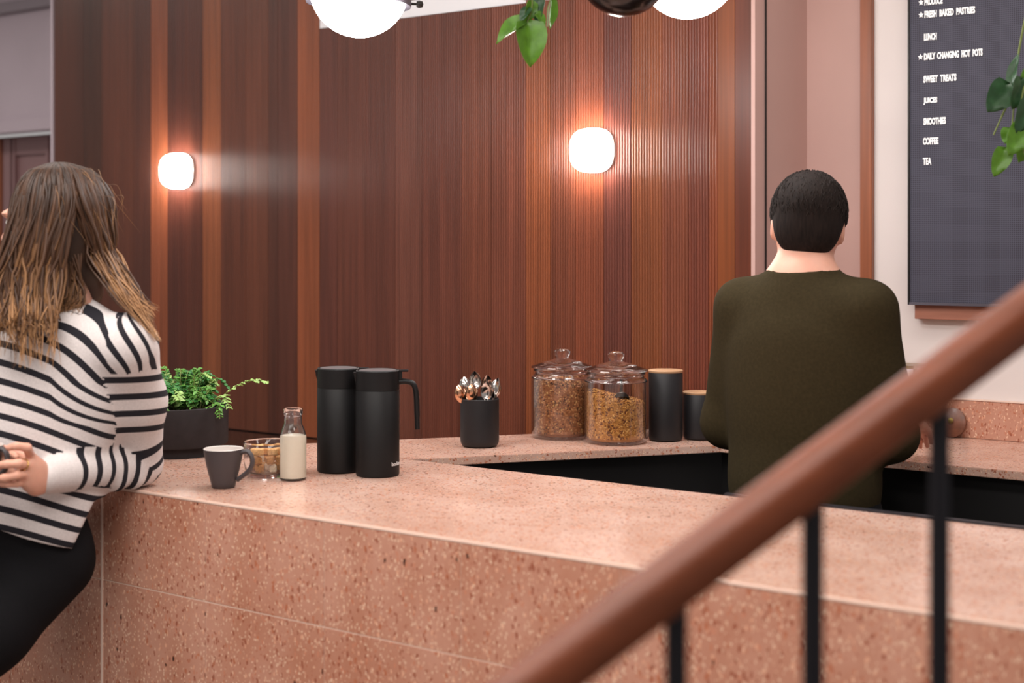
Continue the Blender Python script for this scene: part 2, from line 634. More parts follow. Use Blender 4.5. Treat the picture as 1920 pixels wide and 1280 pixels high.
top.add(*slab([(-3.43, VF + 0.0052), (0.42, VF + 0.0052), (0.42, VBK), (-2.58, VBK), (-2.67, 2.46), (-3.43, 2.46)], ZC - 0.006, ZC))
MB().box(-3.43, 0.42, VF - 0.0006, VF + 0.0051, ZC - 0.0064, ZC - 0.0001).build('front_edge_highlight', M_TRIMPALE, counter, smooth=False, bevel=0.0016)  # pale colour stands in for the highlight along the front edge
top.build('countertop', M_TOP, counter, smooth=False, bevel=0.0018)
core = MB().box(-3.43, 0.42, VF + 0.0006, 2.40, 0.10, ZC - 0.006).box(-2.4, 0.42, 2.40, VBK - 0.012, 0.10, ZC - 0.0065)
core.build('carcass', [M_GROUT], counter, smooth=False)
MB().box(-2.38, 0.42, VBK - 0.0115, VBK - 0.004, 0.1, ZC - 0.0065).build('rear_panel', M_BLACKCAB, counter, smooth=False)
MB().box(-1.35, 0.42, VBK + 0.001, VBK + 0.014, ZC - 0.03, ZC + 0.004).build('rear_edge_strip', M_BLACKRAIL, counter, smooth=False, bevel=0.001)
MB().box(-3.42, 0.42, VF + 0.05, VF + 0.06, 0.0, 0.10).box(-3.42, 0.42, 2.35, 2.38, 0.0, 0.1).build('plinth', M_BLACKCAB, counter, smooth=False)
TW = 0.3213
zrow = ZC - 0.2005
for k in range(-3, 9):
    a = -2.473 + TW * k
    for z0, z1 in ((zrow + 0.001, ZC - 0.0065), (zrow - 0.66, zrow - 0.001)):
        MB().box(a + 0.0003, min(a + TW - 0.0003, 0.42), VF, VF + 0.0122, z0, z1).build('tile', M_TILE, counter, smooth=False, bevel=0.0006)
MB().box(-2.4765, -2.4695, VF - 0.0015, VF + 0.002, 0.10, ZC - 0.008).build('joint_strip', M_TRIMPALE, counter, smooth=False, bevel=0.0006)

# ------------------------------------------------------------------ back counter (angled run and wall run)
F0 = Vector((-2.183, VBK + 0.0015))
dd = Vector((0.588, 0.809))
nn = Vector((-0.809, 0.588))
F1 = F0 + dd * ((3.24 - F0.y) / dd.y)
BW = 0.345
B0 = F0 + nn * BW
B1 = B0 + dd * ((VW - 0.004 - B0.y) / dd.y)
# keep the rear edge clear of the front counter's slab
Bs = B0 - dd * ((B0.y - (VBK + 0.0015)) / dd.y)
bc = thing('back_counter', 'angled pink terrazzo back counter running behind the bar to the plaster wall', 'counter', (0, 0, 0), RZ)
poly = [(F0.x, F0.y), (F1.x, 3.24), (0.9, 3.24), (0.9, VB - 0.001), (uR + 0.014, VB - 0.001), (uR + 0.014, VW - 0.008), (B1.x, VW - 0.004), (Bs.x, Bs.y)]
MB().add(*slab(poly, ZC - 0.02, ZC)).build('countertop', M_TOP, bc, smooth=False, bevel=0.0015)
ins = 0.05
q0 = F0 + nn * ins
q1 = q0 + dd * ((3.24 + ins - q0.y) / dd.y)
cab = [(q0.x + 0.02, VBK + 0.03), (q1.x, 3.24 + ins), (0.88, 3.24 + ins), (0.88, VB - 0.01), (uR + 0.02, VB - 0.01), (uR + 0.02, VW - 0.02), (B1.x + 0.02, VW - 0.02), (Bs.x + 0.05, VBK + 0.03)]
MB().add(*slab(cab, 0.0, ZC - 0.021)).build('cabinet_base', M_BLACKCAB, bc, smooth=False)
for k in range(8):
    a = uR + 0.016 + k * 0.3213
    b2 = min(a + 0.3213 - 0.0012, 0.9)
    if a < 0.9:
        MB().box(a + 0.0005, b2, VB - 0.0135, VB - 0.0015, ZC + 0.0005, ZC + 0.0995).build('tile', M_TILE, bc, smooth=False, bevel=0.001)
MB().box(uR + 0.016, 0.9, VB - 0.015, VB - 0.001, ZC + 0.0998, ZC + 0.103).build('splash_edge', M_TRIMPALE, bc, smooth=False)

# ------------------------------------------------------------------ wall lights
def sconce(px, py, label):
    u, Y = u_at(px, VW - 0.05)
    z = EYE - (py - 465) / FPX * Y
    o = thing('wall_sconce', label, 'lamp', uv(u, VW - 0.0005, z), RZ, 'round opal sconces on the timber wall')
    R = 0.0625
    prof = [(0.0, 0.078)]
    for i in range(1, 15):
        t = i / 14 * PI / 2
        prof.append((R * math.sin(t) ** 0.55, 0.018 + 0.060 * math.cos(t) ** 0.62))
    prof += [(R * 0.985, 0.013)]
    Mx = Matrix.Rotation(PI / 2, 4, 'X')
    MB().lathe(prof, 64, 0, Mx, sup=2.7).build('diffuser', M_SCONCE, o)
    MB().lathe([(R * 0.94, 0.0), (R * 0.97, 0.001), (R * 0.97, 0.0128), (R * 0.9, 0.0129)], 64, 0, Mx, sup=2.7).build('back_plate', mat('sconce_plate', '9c8378', 0.45), o)
    return o


sconce(324, 320, 'glowing round wall light beside the woman\'s head')
sconce(1103, 281, 'glowing round wall light above the glass jars')


# ------------------------------------------------------------------ pendants
def pendant(px, py_bottom, dep, label, tilt=0.0):
    c = P(px, py_bottom, dep)
    R = 0.106
    h = 0.075
    o = thing('pendant_lamp', label, 'lamp', c, 0, 'opal dome pendants over the bar')
    Mt = Matrix.Translation((0, 0, h)) @ Matrix.Rotation(tilt, 4, 'Y') @ Matrix.Translation((0, 0, -h))
    prof = []
    Rs = (R * R + h * h) / (2 * h)
    amax = math.asin(min(1, R / Rs))
    for i in range(15):
        a = amax * i / 14
        prof.append((Rs * math.sin(a), Rs - Rs * math.cos(a)))
    prof.append((R * 0.99, h + 0.012))
    MB().lathe(prof, 56, 0, Mt).build('dome', M_LAMP, o)
    MB().lathe([(R * 1.01, h + 0.001), (R * 1.12, h - 0.001), (R * 1.13, h + 0.004), (R * 1.12, h + 0.024), (R * 0.9, h + 0.05), (0.05, h + 0.075), (0.03, h + 0.1), (0.0, h + 0.1)], 56, 0, Mt).build('gallery', M_GREYMETAL, o)
    gal = list(o.children)[-1] if o.children[-1].name.startswith('gallery') else [c for c in o.children if c.name.startswith('gallery')][0]
    for k in range(3):
        a = 0.08 + k * 2 * PI / 3
        Mk = Mt @ Matrix.Rotation(a, 4, 'Z') @ Matrix.Translation((R * 1.12, 0, h + 0.008)) @ Matrix.Rotation(PI / 2, 4, 'Y')
        MB().lathe([(0.003, 0.0), (0.003, 0.012), (0.007, 0.0125), (0.009, 0.018), (0.007, 0.026), (0.0, 0.028)], 14, 0, Mk).build('thumb_screw', M_DARKMETAL, gal)
    MB().tube([(0, 0, h + 0.095), (0, 0, ZCEIL - c.z - 0.02)], 0.006, 10).build('stem', M_GREYMETAL, o)
    MB().lathe([(0.05, ZCEIL - c.z - 0.025), (0.05, ZCEIL - c.z - 0.001), (0, ZCEIL - c.z - 0.001)], 24).build('ceiling_rose', M_GREYMETAL, o)
    return o


pendant(672, 70, 3.22, 'lit white dome lamp hanging above the black jugs, grey metal rim showing', math.radians(2.6))
pendant(1290, 35, 3.22, 'lit white dome lamp half hidden by the black globe', 0.0)

cb = P(1170, 31, 2.85)
o = thing('globe_pendant', 'glossy black globe pendant in front of the lit dome', 'lamp', cb)
Rg = 0.094
MB().lathe([(Rg * math.sin(PI * i / 24), Rg - Rg * math.cos(PI * i / 24)) for i in range(25)], 48).build('globe', mat('black_gloss', '1c1516', 0.18), o)
MB().tube([(0, 0, 2 * Rg - 0.004), (0, 0, ZCEIL - cb.z - 0.02)], 0.006, 10).build('stem', M_DARKMETAL, o)
MB().lathe([(0.05, ZCEIL - cb.z - 0.025), (0.05, ZCEIL - cb.z - 0.001), (0, ZCEIL - cb.z - 0.001)], 24).build('ceiling_rose', M_DARKMETAL, o)


# ------------------------------------------------------------------ plants
def leaf_geo(L_, W_, fold=0.25, curl=0.25, lobe=0.12, tw=0.0, nt=9):
    """a heart-shaped leaf along +X, face up +Z, real thickness"""
    vs, fs = [], []
    ss = (-1, -0.62, -0.25, 0, 0.25, 0.62, 1)
    for lay in (0, 1):
        for i in range(nt):
            t = i / (nt - 1)
            w = W_ * 0.5 * (t ** 0.42) * ((1 - t) ** 0.85) * 2.05 + 0.0004
            for s in ss:
                x = L_ * t - lobe * L_ * abs(s) ** 1.5 * (1 - t) ** 2.5 * (1 if t > 0 else 0.4)
                y = s * w
                z = abs(y) * math.tan(fold) - curl * L_ * t * t + 0.0015 * math.sin(9 * t + 3 * s) - lay * 0.0006
                q = tw * t
                vs.append((x, y * math.cos(q) - z * math.sin(q) * 0.3, z + y * math.sin(q)))
    m = len(ss)
    o = nt * m
    for i in range(nt - 1):
        for j in range(m - 1):
            a = i * m + j
            fs.append((a, a + 1, a + m + 1, a + m))
            fs.append((o + a, o + a + m, o + a + m + 1, o + a + 1))
    for i in range(nt - 1):
        for j in (0, m - 1):
            a = i * m + j
            fs.append((a, a + m, o + a + m, o + a))
    for j in range(m - 1):
        for r in (0, (nt - 1) * m):
            fs.append((r + j, r + j + 1, o + r + j + 1, o + r + j))
    return vs, fs


def frame(base, tip, face):
    x = (Vector(tip) - Vector(base)).normalized()
    z = Vector(face)
    z = (z - x * z.dot(x)).normalized()
    y = z.cross(x)
    M = Matrix((x, y, z)).transposed().to_4x4()
    M.translation = base
    return M


def vine(name, label, anchor, stems, leaves, mats):
    o = thing(name, label, 'plant', anchor)
    inv = Matrix.Translation(-anchor)
    pot = MB()
    pot.lathe([(0.0, 0.0), (0.06, 0.0), (0.075, 0.12), (0.069, 0.12), (0.056, 0.01), (0, 0.01)], 32)
    pot.build('pot', M_GREYMETAL, o)
    MB().lathe([(0.0, 0.10), (0.069, 0.10), (0.0, 0.104)], 24).build('soil', M_SOIL, o)
    for k in range(3):
        a = k * 2 * PI / 3
        MB().tube([(0.072 * math.cos(a), 0.072 * math.sin(a), 0.11), (0.0, 0.0, 0.35)], 0.0016, 6).build('cord', M_DARKMETAL, o)
    MB().tube([(0, 0, 0.34), (0, 0, ZCEIL - anchor.z)], 0.002, 6).build('cord', M_DARKMETAL, o)
    for st in stems:
        MB().tube([q - anchor for q in spline(st, 14)], [0.0022] * 8 + [0.0016] * 6, 6).build('stem', M_STEM, o)
    for base, tip, face, wid, fold, curl, mi in leaves:
        L_ = (tip - base).length
        g = leaf_geo(L_, wid, fold, curl)
        M = inv @ frame(base, tip, face)
        MB().add(*g, 0, M).build('leaf', mats[mi], o, angle=80)
    return o


d1 = 3.0
anc = P(1008, -8, d1)
cam_f = Vector((0, -1, 0.1))
st = [[anc + Vector((0.05, -0.02, 0.11)), anc + Vector((0.075, -0.03, 0.06)), P(1032, 0, d1 - 0.03), P(1026, 50, d1 - 0.03)],
      [anc + Vector((-0.02, -0.05, 0.11)), anc + Vector((-0.02, -0.085, 0.07)), P(998, 5, d1 - 0.09), P(988, 44, d1 - 0.09)]]
lv = [(P(990, 40, d1 - .09), P(997, 124, d1 - .10), Vector((0.35, -1, 0.2)), 0.074, 0.45, 0.10, 0),
      (P(986, 44, d1 - .09), P(929, 79, d1 - .08), Vector((-0.2, -0.8, 0.75)), 0.048, 0.7, 0.06, 0),
      (P(998, 2, d1 - .085), P(986, 46, d1 - .085), Vector((0.6, -1, 0.1)), 0.030, 0.5, 0.1, 0),
      (P(1012, -4, d1 - .07), P(1006, 44, d1 - .08), Vector((-0.5, -1, 0.1)), 0.034, 0.4, 0.1, 1),
      (P(1033, -4, d1 - .03), P(1027, 54, d1 - .03), Vector((1.0, -0.55, 0.1)), 0.036, 0.55, -0.08, 0),
      (P(1004, 24, d1 - .085), P(1024, 52, d1 - .08), Vector((0.1, -0.8, 0.7)), 0.022, 0.6, 0.1, 0),
      (P(992, 14, d1 - .09), P(975, 40, d1 - .1), Vector((-0.4, -1, 0.3)), 0.024, 0.4, 0.1, 1)]
vine('trailing_vine', 'bright green vine tip trailing down between the pendant lamps', anc, st, lv, [M_LEAF, M_LEAFDARK])
d2 = 2.95
anc2 = P(2012, 40, d2)
st = [[anc2 + Vector((-0.05, -0.03, 0.11)), anc2 + Vector((-0.095, -0.04, 0.07)), P(1908, 110, d2 - .03), P(1902, 190, d2 - .04), P(1893, 285, d2 - .05)],
      [anc2 + Vector((-0.03, -0.05, 0.11)), anc2 + Vector((-0.05, -0.09, 0.03)), P(1925, 150, d2 - .08), P(1912, 240, d2 - .08), P(1925, 300, d2 - .08)],
      [P(1893, 190, d2 - .05), P(1880, 215, d2 - .05), P(1863, 253, d2 - .05)]]
lv = [(P(1893, 158, d2 - .06), P(1853, 209, d2 - .07), Vector((0.1, -1, 0.25)), 0.066, 0.25, 0.06, 1),
      (P(1896, 160, d2 - .06), P(1908, 100, d2 - .05), Vector((-0.9, -0.7, 0.2)), 0.026, 0.5, 0.02, 1),
      (P(1918, 148, d2 - .07), P(1901, 205, d2 - .08), Vector((0.5, -1, 0.1)), 0.056, 0.3, 0.08, 1),
      (P(1886, 278, d2 - .06), P(1864, 331, d2 - .06), Vector((-0.15, -1, 0.2)), 0.042, 0.3, 0.06, 0),
      (P(1893, 240, d2 - .06), P(1884, 268, d2 - .07), Vector((-0.4, -1, 0.3)), 0.030, 0.3, 0.05, 2),
      (P(1925, 232, d2 - .08), P(1893, 290, d2 - .09), Vector((0.1, -1, 0.3)), 0.058, 0.25, 0.08, 0),
      (P(1930, 190, d2 - .08), P(1908, 250, d2 - .09), Vector((0.3, -1, 0.1)), 0.052, 0.3, 0.08, 1),
      (P(1935, 250, d2 - .07), P(1912, 305, d2 - .06), Vector((0.2, -1, 0.2)), 0.050, 0.3, 0.08, 0),
      (P(1938, 130, d2 - .05), P(1915, 175, d2 - .05), Vector((0.2, -1, 0.2)), 0.045, 0.3, 0.08, 2)]
vine('trailing_vine', 'dark green vine hanging in front of the menu letter board', anc2, st, lv, [M_LEAF, M_LEAFDARK, M_LEAF])

# planter with a fern
pc = P(333, 846, 3.47)
pc.z = ZC + GAP
pl = thing('potted_fern', 'leafy green fern in a round black planter beside the woman', 'plant', pc)
MB().lathe([(0.0, 0.0), (0.103, 0.0), (0.103, 0.022), (0.118, 0.024), (0.121, 0.028), (0.122, 0.116), (0.119, 0.118), (0.114, 0.116), (0.112, 0.035), (0, 0.035)], 64).build('planter', M_POT, pl)
MB().lathe([(0.0, 0.098), (0.113, 0.096), (0.06, 0.106), (0.0, 0.108)], 32).build('soil', M_SOIL, pl)


def frond(path, nleaf, lsize, mi):
    mb = MB()
    mb.tube(path, [0.0011] * len(path), 5, 0)
    n = len(path)
    for i in range(nleaf):
        t = 0.18 + 0.82 * i / nleaf
        k = min(int(t * (n - 1)), n - 2)
        a, b2 = path[k], path[k + 1]
        c = a.lerp(b2, t * (n - 1) - k)
        d = (b2 - a).normalized()
        side = d.cross(Vector((0, 0, 1)))
        side = side.normalized() if side.length > 1e-3 else Vector((1, 0, 0))
        for sgn in (-1, 1):
            ln = lsize * (0.75 + 0.5 * random.random()) * (1 - 0.35 * t)
            tip = c + (side * sgn * 0.8 + d * 0.45 + Vector((0, 0, random.uniform(-0.35, 0.25)))).normalized() * ln
            g = leaf_geo(ln, ln * 0.62, 0.15, 0.12, 0.0, 0.0, 4)
            mb.add(*g, 1, frame(c, tip, Vector((random.uniform(-.5, .5), random.uniform(-.9, .1), 1))))
    return mb.build('frond', [M_STEM, M_FERN[mi]], pl, angle=80)


for i in range(95):
    a = random.uniform(0, 2 * PI)
    r0 = random.uniform(0.0, 0.07)
    r1 = r0 + random.uniform(0.03, 0.08)
    h = random.uniform(0.035, 0.105) * (1.1 - r1 * 2.0)
    p0 = Vector((r0 * math.cos(a), r0 * math.sin(a), 0.1))
    p1 = Vector(((r0 + r1) / 2 * math.cos(a + .2), (r0 + r1) / 2 * math.sin(a + .2), 0.1 + h))
    p2 = Vector((r1 * math.cos(a + .3), r1 * math.sin(a + .3), 0.1 + h * random.uniform(0.45, 1.0)))
    frond(spline([p0, p1, p2], 8), 9, 0.018, random.choice((0, 0, 1, 1, 2)))
for tgt, mid, n in ((P(503, 716, 3.46), P(445, 722, 3.45), 15), (P(430, 766, 3.40), P(415, 742, 3.42), 9), (P(365, 693, 3.45), P(362, 730, 3.45), 8),
                    (P(312, 700, 3.42), P(322, 735, 3.42), 9), (P(402, 712, 3.5), P(385, 735, 3.48), 8), (P(412, 785, 3.36), P(408, 755, 3.38), 8)):
    p2 = tgt - pc
    p1 = mid - pc
    p0 = Vector((p1.x * 0.4, p1.y * 0.4, 0.1))
    frond(spline([p0, p1, p1.lerp(p2, .6) + Vector((0, 0, .008)), p2], 12), n, 0.017, 2 if n > 8 else 0)


# ------------------------------------------------------------------ things on the counters
def ear(rx, z0, z1, out, r, flat=1.0):
    """handle path on the +X side"""
    return spline([(rx - 0.003, 0, z1), (rx + out * 0.62, 0, z1 + 0.004), (rx + out, 0, z1 - (z1 - z0) * 0.25),
                   (rx + out * 0.72, 0, z1 - (z1 - z0) * 0.62), (rx * 0.80, 0, z0)], 18)


def coffee_cup(name, label, loc, rz):
    o = thing(name, label, 'cup', loc, rz)
    R = 0.0415
    outer = [(0.0, 0.0), (0.0225, 0.0), (0.0245, 0.002), (0.0265, 0.012), (0.0315, 0.030), (0.0365, 0.052), (0.0402, 0.072), (R, 0.0805)]
    MB().lathe(outer, 48, caps=False).build('body', M_MUG, o)
    inner = [(R, 0.0805), (R - 0.0012, 0.0815), (R - 0.003, 0.0805), (0.0365, 0.068), (0.033, 0.05), (0.026, 0.02), (0.018, 0.006), (0.0, 0.005)]
    MB().lathe(inner, 48, caps=False).build('lining', M_MUGIN, o)
    MB().tube([(x, y, z) for x, y, z in ear(R - 0.003, 0.016, 0.072, 0.026, 0.004)], 0.0048, 10, flat=1.25).build('handle', M_MUG, o)
    return o


coffee_cup('coffee_cup', 'charcoal coffee cup standing alone near the front edge of the counter', on_counter(419, 917, 0.024), math.radians(-12))

# milk bottle
o = thing('milk_bottle', 'small glass bottle of milk beside the sugar bowl', 'bottle', on_counter(549.5, 903, 0.028))
R = 0.0285
outer = [(0.0, 0.0), (R - 0.003, 0.0), (R, 0.003), (R, 0.092), (R - 0.0015, 0.100), (0.0235, 0.112), (0.0195, 0.120), (0.0188, 0.138), (0.0195, 0.139), (0.0212, 0.141), (0.0212, 0.152), (0.0205, 0.1535)]
inner = [(0.0178, 0.1535), (0.0165, 0.139), (0.0172, 0.120), (0.0212, 0.111), (R - 0.004, 0.099), (R - 0.0025, 0.092), (R - 0.0025, 0.005), (R - 0.006, 0.003), (0.0, 0.003)]
MB().lathe(outer + inner, 48).build('bottle_glass', M_GLASS, o)
MB().lathe([(0.0, 0.0036), (R - 0.0062, 0.0036), (R - 0.0016, 0.0056), (R - 0.0016, 0.0915), (R - 0.0030, 0.0965), (0.0, 0.0965)], 48).build('milk', M_MILK, o)

# sugar bowl and lumps
bl = on_counter(503, 899, 0.052)
o = thing('sugar_bowl', 'low clear glass bowl of sugar lumps behind the coffee cup', 'bowl', bl)
Rb = 0.053
MB().lathe([(0.0, 0.0), (0.042, 0.0), (0.044, 0.003), (0.045, 0.008), (0.0505, 0.014), (Rb, 0.03), (Rb, 0.071), (Rb + 0.0015, 0.073), (Rb + 0.001, 0.076),
            (Rb - 0.0015, 0.0755), (Rb - 0.0025, 0.07), (Rb - 0.0025, 0.03), (0.047, 0.016), (0.04, 0.0095), (0.0, 0.0095)], 48).build('bowl_glass', M_GLASS, o)


def lump(loc, s, mi, rz, lay):
    bm = bmesh.new()
    bmesh.ops.create_cube(bm, size=s)
    bmesh.ops.bevel(bm, geom=bm.edges[:], offset=s * 0.16, segments=1, affect='EDGES')
    for v in bm.verts:
        v.co *= 1 + random.uniform(-0.13, 0.09)
    me = bpy.data.meshes.new('sugar_lump')
    bm.to_mesh(me)
    bm.free()
    me.materials.append(M_SUGAR[mi])
    ob = bpy.data.objects.new('sugar_lump', me)
    COL.objects.link(ob)
    ob.location = loc
    ob.rotation_euler = (0, 0, rz)
    where = ('bottom', 'middle', 'top')[lay]
    tone = ('brown', 'golden brown', 'pale')[mi]
    lab = f'rough {tone} sugar lump in the {where} layer of the glass bowl'
    return tag(ob, lab, 'sugar lump', f'{tone} sugar lumps in the {where} layer')


for lay, (cnt, rad) in enumerate(((6, 0.028), (7, 0.032), (6, 0.029))):
    zz = 0.0098 + 0.0092 + lay * 0.0192
    for k in range(cnt + 1):
        a = 2 * PI * k / cnt + lay * 0.5
        rr = 0 if k == cnt else rad
        lump(bl + Vector((rr * math.cos(a), rr * math.sin(a), zz)), 0.0165 if lay == 0 else 0.0175, random.choice((0, 0, 0, 1, 1, 2)), a + random.uniform(-.3, .3), lay)


# vacuum jugs
def arc_text(s_, R, a0, z, h, wide, parent, m):
    me = text_mesh(s_, wide, h, 0.0006)
    for v in me.vertices:
        a = a0 + v.co.x / R
        rr = R + 0.0002 + v.co.z
        v.co = (rr * math.cos(a), rr * math.sin(a), z + v.co.y)
    ob = bpy.data.objects.new('logo_lettering', me)
    me.materials.append(m)
    COL.objects.link(ob)
    ob.parent = parent
    return ob


def text_mesh(s_, wide, h, thick, bold=0.02):
    cu = bpy.data.curves.new('lettering', 'FONT')
    cu.body = s_
    cu.size = 1
    cu.extrude = 0.05
    cu.offset = bold
    cu.resolution_u = 3
    ob = bpy.data.objects.new('lettering', cu)
    COL.objects.link(ob)
    bpy.context.view_layer.update()
    me = bpy.data.meshes.new_from_object(ob.evaluated_get(bpy.context.evaluated_depsgraph_get()))
    bpy.data.objects.remove(ob)
    co = np.empty(len(me.vertices) * 3)
    me.vertices.foreach_get('co', co)
    co = co.reshape(-1, 3)
    lo, hi = co.min(0), co.max(0)
    co = (co - lo) / (hi - lo) * np.array([wide, h, thick])
    me.vertices.foreach_set('co', co.ravel())
    return me


def jug(label, loc, rz, logo):
    o = thing('vacuum_jug', label, 'jug', loc, rz, 'black vacuum jugs')
    R = 0.048
    H = 0.232
    MB().lathe([(0.0, 0.0), (R - 0.003, 0.0), (R - 0.0005, 0.002), (R, 0.006), (R, 0.186), (R - 0.0008, 0.187), (R - 0.0008, 0.1885)], 64).build('body', M_JUG, o)
    MB().lathe([(R - 0.003, 0.1886), (R - 0.0002, 0.1888), (R - 0.0002, H - 0.002), (R - 0.002, H), (R - 0.0045, H), (R - 0.006, H - 0.004), (0.0, H - 0.004)], 64).build('collar', M_JUG, o)
    MB().lathe([(0.0, H - 0.0038), (R - 0.0065, H - 0.0038), (R - 0.0065, H - 0.0008), (R - 0.009, H), (0.0, H)], 48).build('lid', M_JUGRIM, o)
    # handle on +X, thumb lever above it, spout on -X
    hp = spline([(R - 0.004, 0, 0.205), (R + 0.014, 0, 0.2055), (R + 0.030, 0, 0.200), (R + 0.0365, 0, 0.180), (R + 0.0385, 0, 0.14), (R + 0.0395, 0, 0.100)], 26)
    MB().tube(hp, [0.0068] * 4 + [0.0062] * 18 + [0.0054] * 4, 12, flat=1.3).build('handle', M_JUG, o)
    lv = MB().box(R - 0.012, R + 0.020, -0.010, 0.010, H - 0.0045, H - 0.0005).box(R - 0.006, R + 0.006, -0.008, 0.008, 0.210, H - 0.004)
    lv.build('lever', M_JUG, o, smooth=False, bevel=0.0012)
    sp = []
    for z, r_, w in ((0.195, R - 0.003, 0.006), (0.214, R + 0.002, 0.009), (0.2265, R + 0.004, 0.011)):
        sp += [(-r_, -w, z), (-r_ - 0.001, 0, z), (-r_, w, z), (-R + 0.012, w, z), (-R + 0.012, -w, z)]
    fs = []
    for i in (0, 5):
        for k in range(5):
            fs.append((i + k, i + (k + 1) % 5, i + 5 + (k + 1) % 5, i + 5 + k))
    fs += [(4, 3, 2, 1, 0), (10, 11, 12, 13, 14)]
    MB().add(sp, fs).build('spout', M_JUG, o, angle=60)
    if logo is not None:
        arc_text('bodum', R, logo, 0.024, 0.0085, 0.034, o, mat('logo_print', 'c9c6c4', 0.5))
    return o


jf = on_counter(708, 897, 0.048)
jug('black vacuum jug with its bent handle showing, nearer of the pair', jf, math.radians(4), math.radians(-49))
jr = P(635, 0, 3.192)
jr.z = ZC + GAP
jug('black vacuum jug with its handle hidden, behind the other jug', jr, math.radians(2), None)

# utensil cup with spoons
cu_ = on_counter(899.5, 841.5, 0.048)
o = thing('utensil_cup', 'black ceramic cup packed with teaspoons', 'cup', cu_)
Rc = 0.049
MB().lathe([(0.0, 0.0), (Rc - 0.012, 0.0), (Rc - 0.005, 0.003), (Rc - 0.001, 0.010), (Rc, 0.018), (Rc, 0.1195), (Rc - 0.0015, 0.121), (Rc - 0.004, 0.120), (Rc - 0.0045, 0.02), (Rc - 0.01, 0.008), (0.0, 0.006)], 48).build('body', M_CUPBLACK, o)


def spoon(base, tip, face, label, m):
    d = (tip - base)
    Ln = d.length
    o = thing('teaspoon', label, 'spoon', cu_ + base, 0, 'teaspoons in the black cup')
    M = frame(Vector((0, 0, 0)), d, face)
    bl_ = 0.048
    MB().tube([(0, 0, 0), (Ln * .4, 0, 0), (Ln - bl_, 0, 0.001), (Ln - bl_ + 0.006, 0, 0.0015)], [0.0028, 0.0022, 0.0016, 0.0022], 8, 0, M, flat=1.6).build('handle', m, o)
    vs, fs = [], []
    nt, ss = 9, (-1, -.6, -.2, .2, .6, 1)
    for lay in (0, 1):
        for i in range(nt):
            t = i / (nt - 1)
            w = 0.0155 * math.sin(PI * min(1, t * 0.97 + 0.015)) ** 0.6
            for s in ss:
                dep = 0.0085 * (1 - s * s) * math.sin(PI * t) ** 0.7
                vs.append((Ln - bl_ + bl_ * t, s * w, 0.0018 - dep - lay * 0.0010))
    mm = len(ss)
    of = nt * mm
    for i in range(nt - 1):
        for j in range(mm - 1):
            a = i * mm + j
            fs += [(a, a + 1, a + mm + 1, a + mm), (of + a, of + a + mm, of + a + mm + 1, of + a + 1)]
        for j in (0, mm - 1):
            a = i * mm + j
            fs.append((a, a + mm, of + a + mm, of + a))
    MB().add(vs, fs, 0, M).build('bowl', m, o, angle=80)


def spoon_at(deg, rt, ht, face, label, m):
    a = math.radians(deg)
    c_, s_ = math.cos(a), math.sin(a)
    spoon(Vector((0.021 * c_, 0.021 * s_, 0.012)), Vector((rt * c_, rt * s_, ht)), Vector(face), label, m)


spoon_at(200, 0.056, 0.156, (-.5, 1, .3), 'warm-toned spoon leaning furthest out over the cup rim', M_REFLSTEEL)
spoon_at(150, 0.046, 0.173, (-.2, 1, .1), 'pale-backed spoon behind the two warm-toned spoons', M_STEEL)
spoon_at(246, 0.047, 0.160, (-.5, 1, .3), 'copper-reflecting spoon in front, bowl turned face down', M_REFLSTEEL)
spoon_at(108, 0.045, 0.185, (.1, -1, .1), 'tallest spoon, dark hollow bowl facing out', M_STEEL)
spoon_at(66, 0.044, 0.175, (.3, -1, .2), 'bright steel spoon at the back of the bunch', M_STEEL)
spoon_at(296, 0.046, 0.166, (-.2, -1, .3), 'bright steel spoon in front, hollow bowl facing out', M_STEEL)
spoon_at(345, 0.050, 0.174, (-1, -.35, .2), 'steel spoon seen edge on, beside the cup rim', M_STEEL)
spoon_at(26, 0.046, 0.166, (.3, 1, .1), 'steel spoon low at the back, next to the edge-on spoon', M_STEEL)


